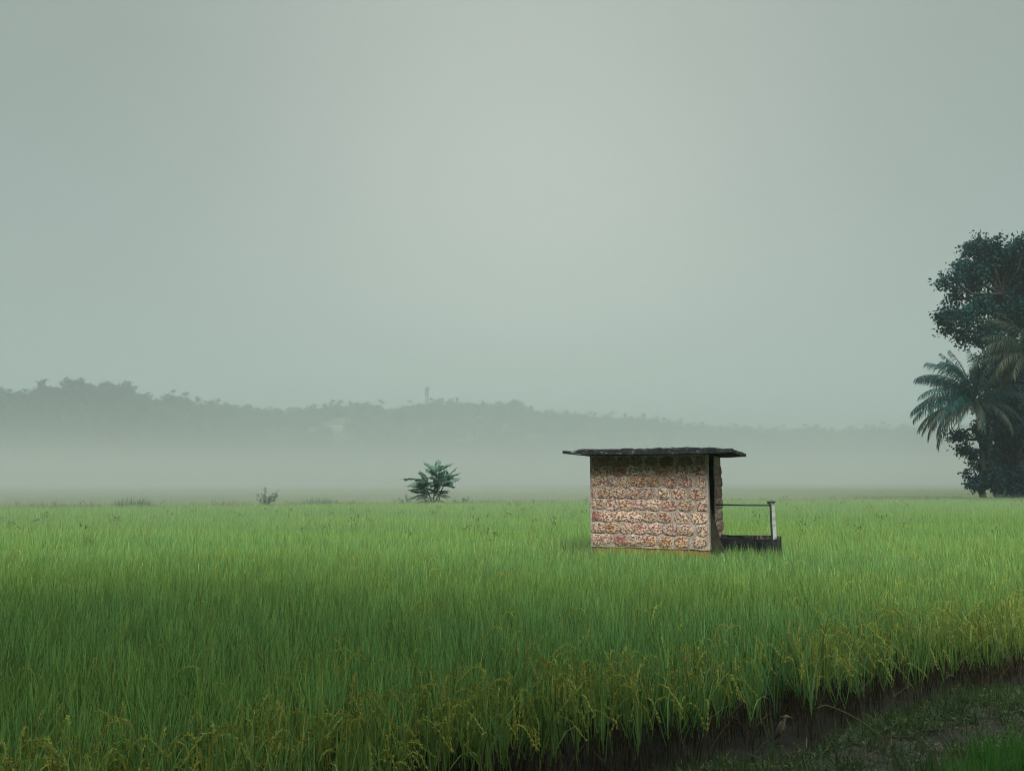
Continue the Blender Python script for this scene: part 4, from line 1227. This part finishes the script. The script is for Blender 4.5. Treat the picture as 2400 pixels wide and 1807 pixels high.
stalk('tall_grass', [(1808, 1800), (1800, 1735), (1790, 1700), (1777, 1662)], .016, .003, 'tall green blade leaning left beside the brown bird', 'grass', 0, .7, [([(1812, 1792), (1813, 1740), (1809, 1695), (1803, 1658)], .017, .003, 'blade'), ([(1826, 1795), (1828, 1760), (1829, 1735)], .014, .008, 'blade')])
stalk('broad_grass', [(1960, 1800), (1961, 1760), (1958, 1725), (1956, 1694)], .019, .006, 'upright pale green blade at the path edge, right of the brown bird', 'grass blade', .1, .8)
stalk('forked_weed', [(1765, 1800), (1772, 1772), (1783, 1748), (1802, 1734)], .008, .006, 'pale forked weed stem with hanging leaves, left of the brown bird', 'weed', .1, 1.0,
      [([(1778, 1758), (1769, 1764), (1760, 1777)], .012, .003, 'leaf'), ([(1775, 1775), (1786, 1772), (1794, 1786), (1804, 1800)], .012, .003, 'leaf'), ([(1776, 1800), (1765, 1796), (1750, 1792)], .008, .002, 'leaf')])
t = stalk('seed_stalk', [(2163, 1732), (2180, 1692), (2194, 1648), (2204, 1610), (2213, 1590)], .009, .004, 'tall green stalk with nodding seed head at the lower right', 'grass stalk', .1, .9)
b0, _ = px_path([(2163, 1732)])
mb = MB()
for k in range(26):
    u = k / 25; q = at(2213 + 18 * u, 1590 - 10 * math.sin(u * 2.4), b0.y) - b0
    mb.leaf(q + Vector((random.gauss(0, .004), random.gauss(0, .004), random.gauss(0, .004))), Vector((.6 + random.gauss(0, .3), random.gauss(0, .3), random.gauss(0, .4))), Vector((0, -1, .3)), .022, .009, random.random(), .5)
link('seed_head', mb.mesh('seed_head', M_stalk), t)
stalk('fallen_reed', [(2100, 1755), (2040, 1705), (1995, 1676), (1960, 1660), (1935, 1652), (1915, 1660)], .013, .007, 'long tan reed lying slantwise over the weeds below the rice edge', 'reed', .85, .8)
stalk('broken_straw', [(2103, 1688), (2098, 1668), (2093, 1650), (2098, 1632), (2105, 1622)], .012, .009, 'broken pale straw bent at a knee below the rice edge', 'straw', .35, 1.0, [([(2105, 1624), (2125, 1610), (2150, 1598), (2165, 1588)], .008, .004, 'tip')])
stalk('bent_weed', [(2190, 1820), (2182, 1790), (2172, 1762), (2160, 1742)], .010, .004, 'thin green weed stem curving up from the bottom border, right of the fallen reed', 'weed', .1, .8)
stalk('drooping_sedge', [(2265, 1808), (2258, 1770), (2250, 1742), (2240, 1727), (2234, 1738)], .008, .006, 'drooping sedge with dark head on the bare mud at lower right', 'sedge', .3, .5, [([(2240, 1727), (2233, 1736), (2232, 1752)], .022, .010, 'dark_head')])
stalk('dry_straw', [(1983, 1808), (2000, 1780), (2025, 1742)], .009, .004, 'thin dry straw leaning right at the bottom border', 'straw', .9, .5)

# ------------------------------------------------------------------ unseen broad trees added behind the viewpoint to shade the near rice
M_shade_tree = leaf_mat('shade_tree_leaf', (.03, .075, .025), (.02, .05, .02), patch=.3, transl=.2)
def shade_tree(loc, seed, label):
    R_ = np.random.default_rng(seed)
    t = empty('added_shade_tree', loc); tag(t, label, 'tree', 'unseen trees added to shade the near rice')
    mb = MB(); mb.tube([(0, 0, -.2), (.1, .1, 2.5), (.3, .4, 5)], [.5, .38, .34], 9)
    lobes = [((R_.uniform(-5, 5), R_.uniform(-3.2, 5.6), 8.6 + R_.uniform(-.8, 2.2)), R_.uniform(1.6, 2.5)) for _ in range(16)]
    lm = MB()
    for c_, r_ in lobes:
        e = Vector(c_); lm.tube([(.3, .4, 4.6), (e.x * .5, e.y * .5, 6.6), e], [.2, .13, .05], 6)
    link('trunk', mb.mesh('trunk', M_bark), t); link('limbs', lm.mesh('limbs', M_bark), t)
    mb = MB(); crown_mb(mb, lobes, 520, 30, .5, .55, .34, shell=.45, R_=R_)
    link('crown', mb.mesh('crown', M_shade_tree), t)
shade_tree((-6.0, -2.9, BUND), 61, 'unseen spreading tree added left behind the viewpoint for shade')
shade_tree((-14.5, -3.2, BUND), 63, 'unseen spreading tree added farthest left behind the viewpoint for shade')
shade_tree((3.2, -3.4, BUND), 62, 'unseen spreading tree added right behind the viewpoint for shade')

# ------------------------------------------------------------------ the bird
bb = BIRD.copy(); bb.z = ground_z(bb.x, bb.y)
bird = empty('heron', bb, R(-8))
tag(bird, 'small brown streaked heron standing hunched in the weeds, facing right', 'bird')
BS = (bb.y / F_PX)                        # metres per photo pixel at the bird
m, n, o = nodes_mat('streaked_plumage'); M_plum = m
v = N(n, 'ShaderNodeTexCoord').outputs['Object']
mp = N(n, 'ShaderNodeMapping'); mp.inputs['Scale'].default_value = (1, 1, .22); n.links.new(v, mp.inputs[0])
st = rampv(n, noise_out(n, 95, 3, mp.outputs[0], .6), .44, .56)
at_ = N(n, 'ShaderNodeAttribute', attribute_name='leaf'); sx = N(n, 'ShaderNodeSeparateXYZ'); n.links.new(at_.outputs['Vector'], sx.inputs[0])
front = mixc(n, st, (.50, .39, .23), (.11, .07, .045))
back = mixc(n, st, (.10, .07, .055), (.14, .10, .075))
c = mixc(n, sx.outputs['X'], back, front)
p = N(n, 'ShaderNodeBsdfPrincipled'); p.inputs['Roughness'].default_value = .85; n.links.new(c, p.inputs['Base Color'])
n.links.new(p.outputs[0], o.inputs['Surface'])
def solid(name, col, rough=.6):
    m_, n_, o_ = nodes_mat(name); p_ = N(n_, 'ShaderNodeBsdfPrincipled'); p_.inputs['Base Color'].default_value = (*col, 1); p_.inputs['Roughness'].default_value = rough
    n_.links.new(p_.outputs[0], o_.inputs['Surface']); return m_
# spine from tail to bill tip: x, z (photo pixels from the feet), half-thickness across and in depth
SP = [(-13, 13, .8, 2.2), (-11, 18, 3.2, 4), (-8, 24, 6.6, 6.5), (-4, 31, 9.0, 8.6), (0, 39, 9.6, 9.0), (3, 46, 8.2, 8.0), (6, 52, 5.6, 6.0), (8, 57, 4.0, 4.4), (8, 61.5, 3.9, 4.0), (11, 64.6, 4.3, 4.0), (15, 64.8, 3.7, 3.5), (18.5, 63.8, 2.2, 2.2), (21, 63.2, 1.2, 1.2), (26, 62.2, .8, .8), (31, 61.2, .15, .15)]
mb = MB(); n_ = 14
pv = [Vector((a * BS, 0, b_ * BS)) for a, b_, _, _ in SP]
for i, (a, b_, rt, rd) in enumerate(SP):
    d = (pv[min(i + 1, len(pv) - 1)] - pv[max(i - 1, 0)]).normalized()
    nrm = Vector((d.z, 0, -d.x))         # towards the breast
    for k in range(n_):
        ang = 2 * math.pi * k / n_
        mb.v.append(tuple(pv[i] + nrm * math.cos(ang) * rt * BS + Vector((0, 1, 0)) * math.sin(ang) * rd * BS))
        head = 1.0 if i >= 9 else 0.0
        fr = .5 + .5 * math.cos(ang)
        mb.c.append((sstep(.35, .8, fr) if not head else (.85 if fr > .45 else .25), .5, 0))
for i in range(len(SP) - 1):
    for k in range(n_):
        k2 = (k + 1) % n_
        mb.f.append((i * n_ + k, i * n_ + k2, (i + 1) * n_ + k2, (i + 1) * n_ + k))
mb.f.append(tuple(range(n_))[::-1]); mb.f.append(tuple((len(SP) - 1) * n_ + k for k in range(n_)))
body = mb.mesh('body', M_plum, True)
bo = link('body', body, bird)
sub = bo.modifiers.new('smooth', 'SUBSURF'); sub.levels = 1; sub.render_levels = 2
M_wing = solid('dark_wing', (.075, .06, .055), .8)
for s_ in (-1, 1):
    mb = MB(); rows = 7; cols = 6
    for i in range(rows + 1):
        t = i / rows
        cx, cz = (2 - 17 * t), (50 - 36 * t)
        hw = 8.2 * math.sin(math.pi * (.18 + .78 * t)) ** .8
        for j in range(cols + 1):
            q_ = j / cols - .5
            px_, pz_ = cx - q_ * 2 * hw * .75 - 1.0, cz + -q_ * 2 * hw * -.42
            depth = (8.6 * math.sin(math.pi * (.22 + .66 * (1 - t))) + 1.3) * math.sqrt(max(.05, 1 - (q_ * 1.7) ** 2))
            mb.v.append((px_ * BS, s_ * depth * BS, pz_ * BS)); mb.c.append((t, .5, 0))
    for i in range(rows):
        for j in range(cols):
            a = i * (cols + 1) + j
            mb.f.append((a, a + 1, a + cols + 2, a + cols + 1))
    wo = link('wing', mb.mesh('wing', M_wing, True), bird)
    so = wo.modifiers.new('thick', 'SOLIDIFY'); so.thickness = .003
M_leg = solid('yellow_leg', (.22, .20, .07), .6)
for s_ in (-1, 1):
    mb = MB()
    mb.tube([(-3 * BS, s_ * 3 * BS, 25 * BS), (-1 * BS, s_ * 3 * BS, 17 * BS), (-5 * BS, s_ * 3 * BS, 9 * BS), (-4 * BS, s_ * 3 * BS, 0)], [.007, .0045, .0038, .0035], 7)
    for a in (-25, 5, 35, 180):
        mb.tube([(-4 * BS, s_ * 3 * BS, .004), (-4 * BS + .03 * math.cos(R(a)), s_ * 3 * BS + .03 * math.sin(R(a)), .002)], [.003, .0012], 5)
    link('leg', mb.mesh('leg', M_leg, True), bird)
M_eye = solid('eye', (.25, .18, .02), .15)
for s_ in (-1, 1):
    bm = bmesh.new(); bmesh.ops.create_uvsphere(bm, u_segments=10, v_segments=8, radius=.0042)
    mm = bpy.data.meshes.new('eye'); bm.to_mesh(mm); bm.free(); mm.materials.append(M_eye)
    link('eye', mm, bird, (15.2 * BS, s_ * 3.3 * BS, 65.3 * BS))
mb = MB()
for k in range(5): mb.leaf(Vector((8 * BS, (k - 2) * .9 * BS, 64.5 * BS)), Vector((-1, (k - 2) * .06, -.12)), Vector((0, 0, 1)), .034, .008, .5)
link('crest', mb.mesh('crest', M_wing), bird)

# ------------------------------------------------------------------ haze and valley mist
def air(name, lo, hi, dens, col, aniso=0.0):
    mb = MB(); mb.box(lo, hi)
    m_, n_, o_ = nodes_mat(name + '_air')
    pv_ = N(n_, 'ShaderNodeVolumePrincipled')
    pv_.inputs['Color'].default_value = (*col, 1); pv_.inputs['Density'].default_value = dens; pv_.inputs['Anisotropy'].default_value = aniso
    n_.links.new(pv_.outputs[0], o_.inputs['Volume'])
    return tag(link(name, mb.mesh(name, m_)), kind='stuff')
air('haze', (-HALF - 40, -HALF - 40, -6), (HALF + 40, HALF + 40, 220), HAZE_DENSITY, HAZE_COLOR)
mist = air('mist', (-2200, 6, -4), (2200, 2250, 8), MIST_DENSITY, MIST_COLOR)     # lies on the fields beyond the bank
mist.location = (FA.x, FA.y, 0)
mist.rotation_euler = (0, 0, math.atan2(Fd.y, Fd.x))
low = air('ground_mist', (-320, -25, -3), (51, 420, 1.4), .009, MIST_COLOR)              # a thinner skin of mist over the far half of the paddy
low.location = (FA.x, FA.y, 0)
low.rotation_euler = (0, 0, math.atan2(Fd.y, Fd.x))
upper = air('upper_mist', (-2190, 7, -5), (2190, 2240, 19), .0013, MIST_COLOR)
upper.location = (FA.x, FA.y, 0)
upper.rotation_euler = (0, 0, math.atan2(Fd.y, Fd.x))
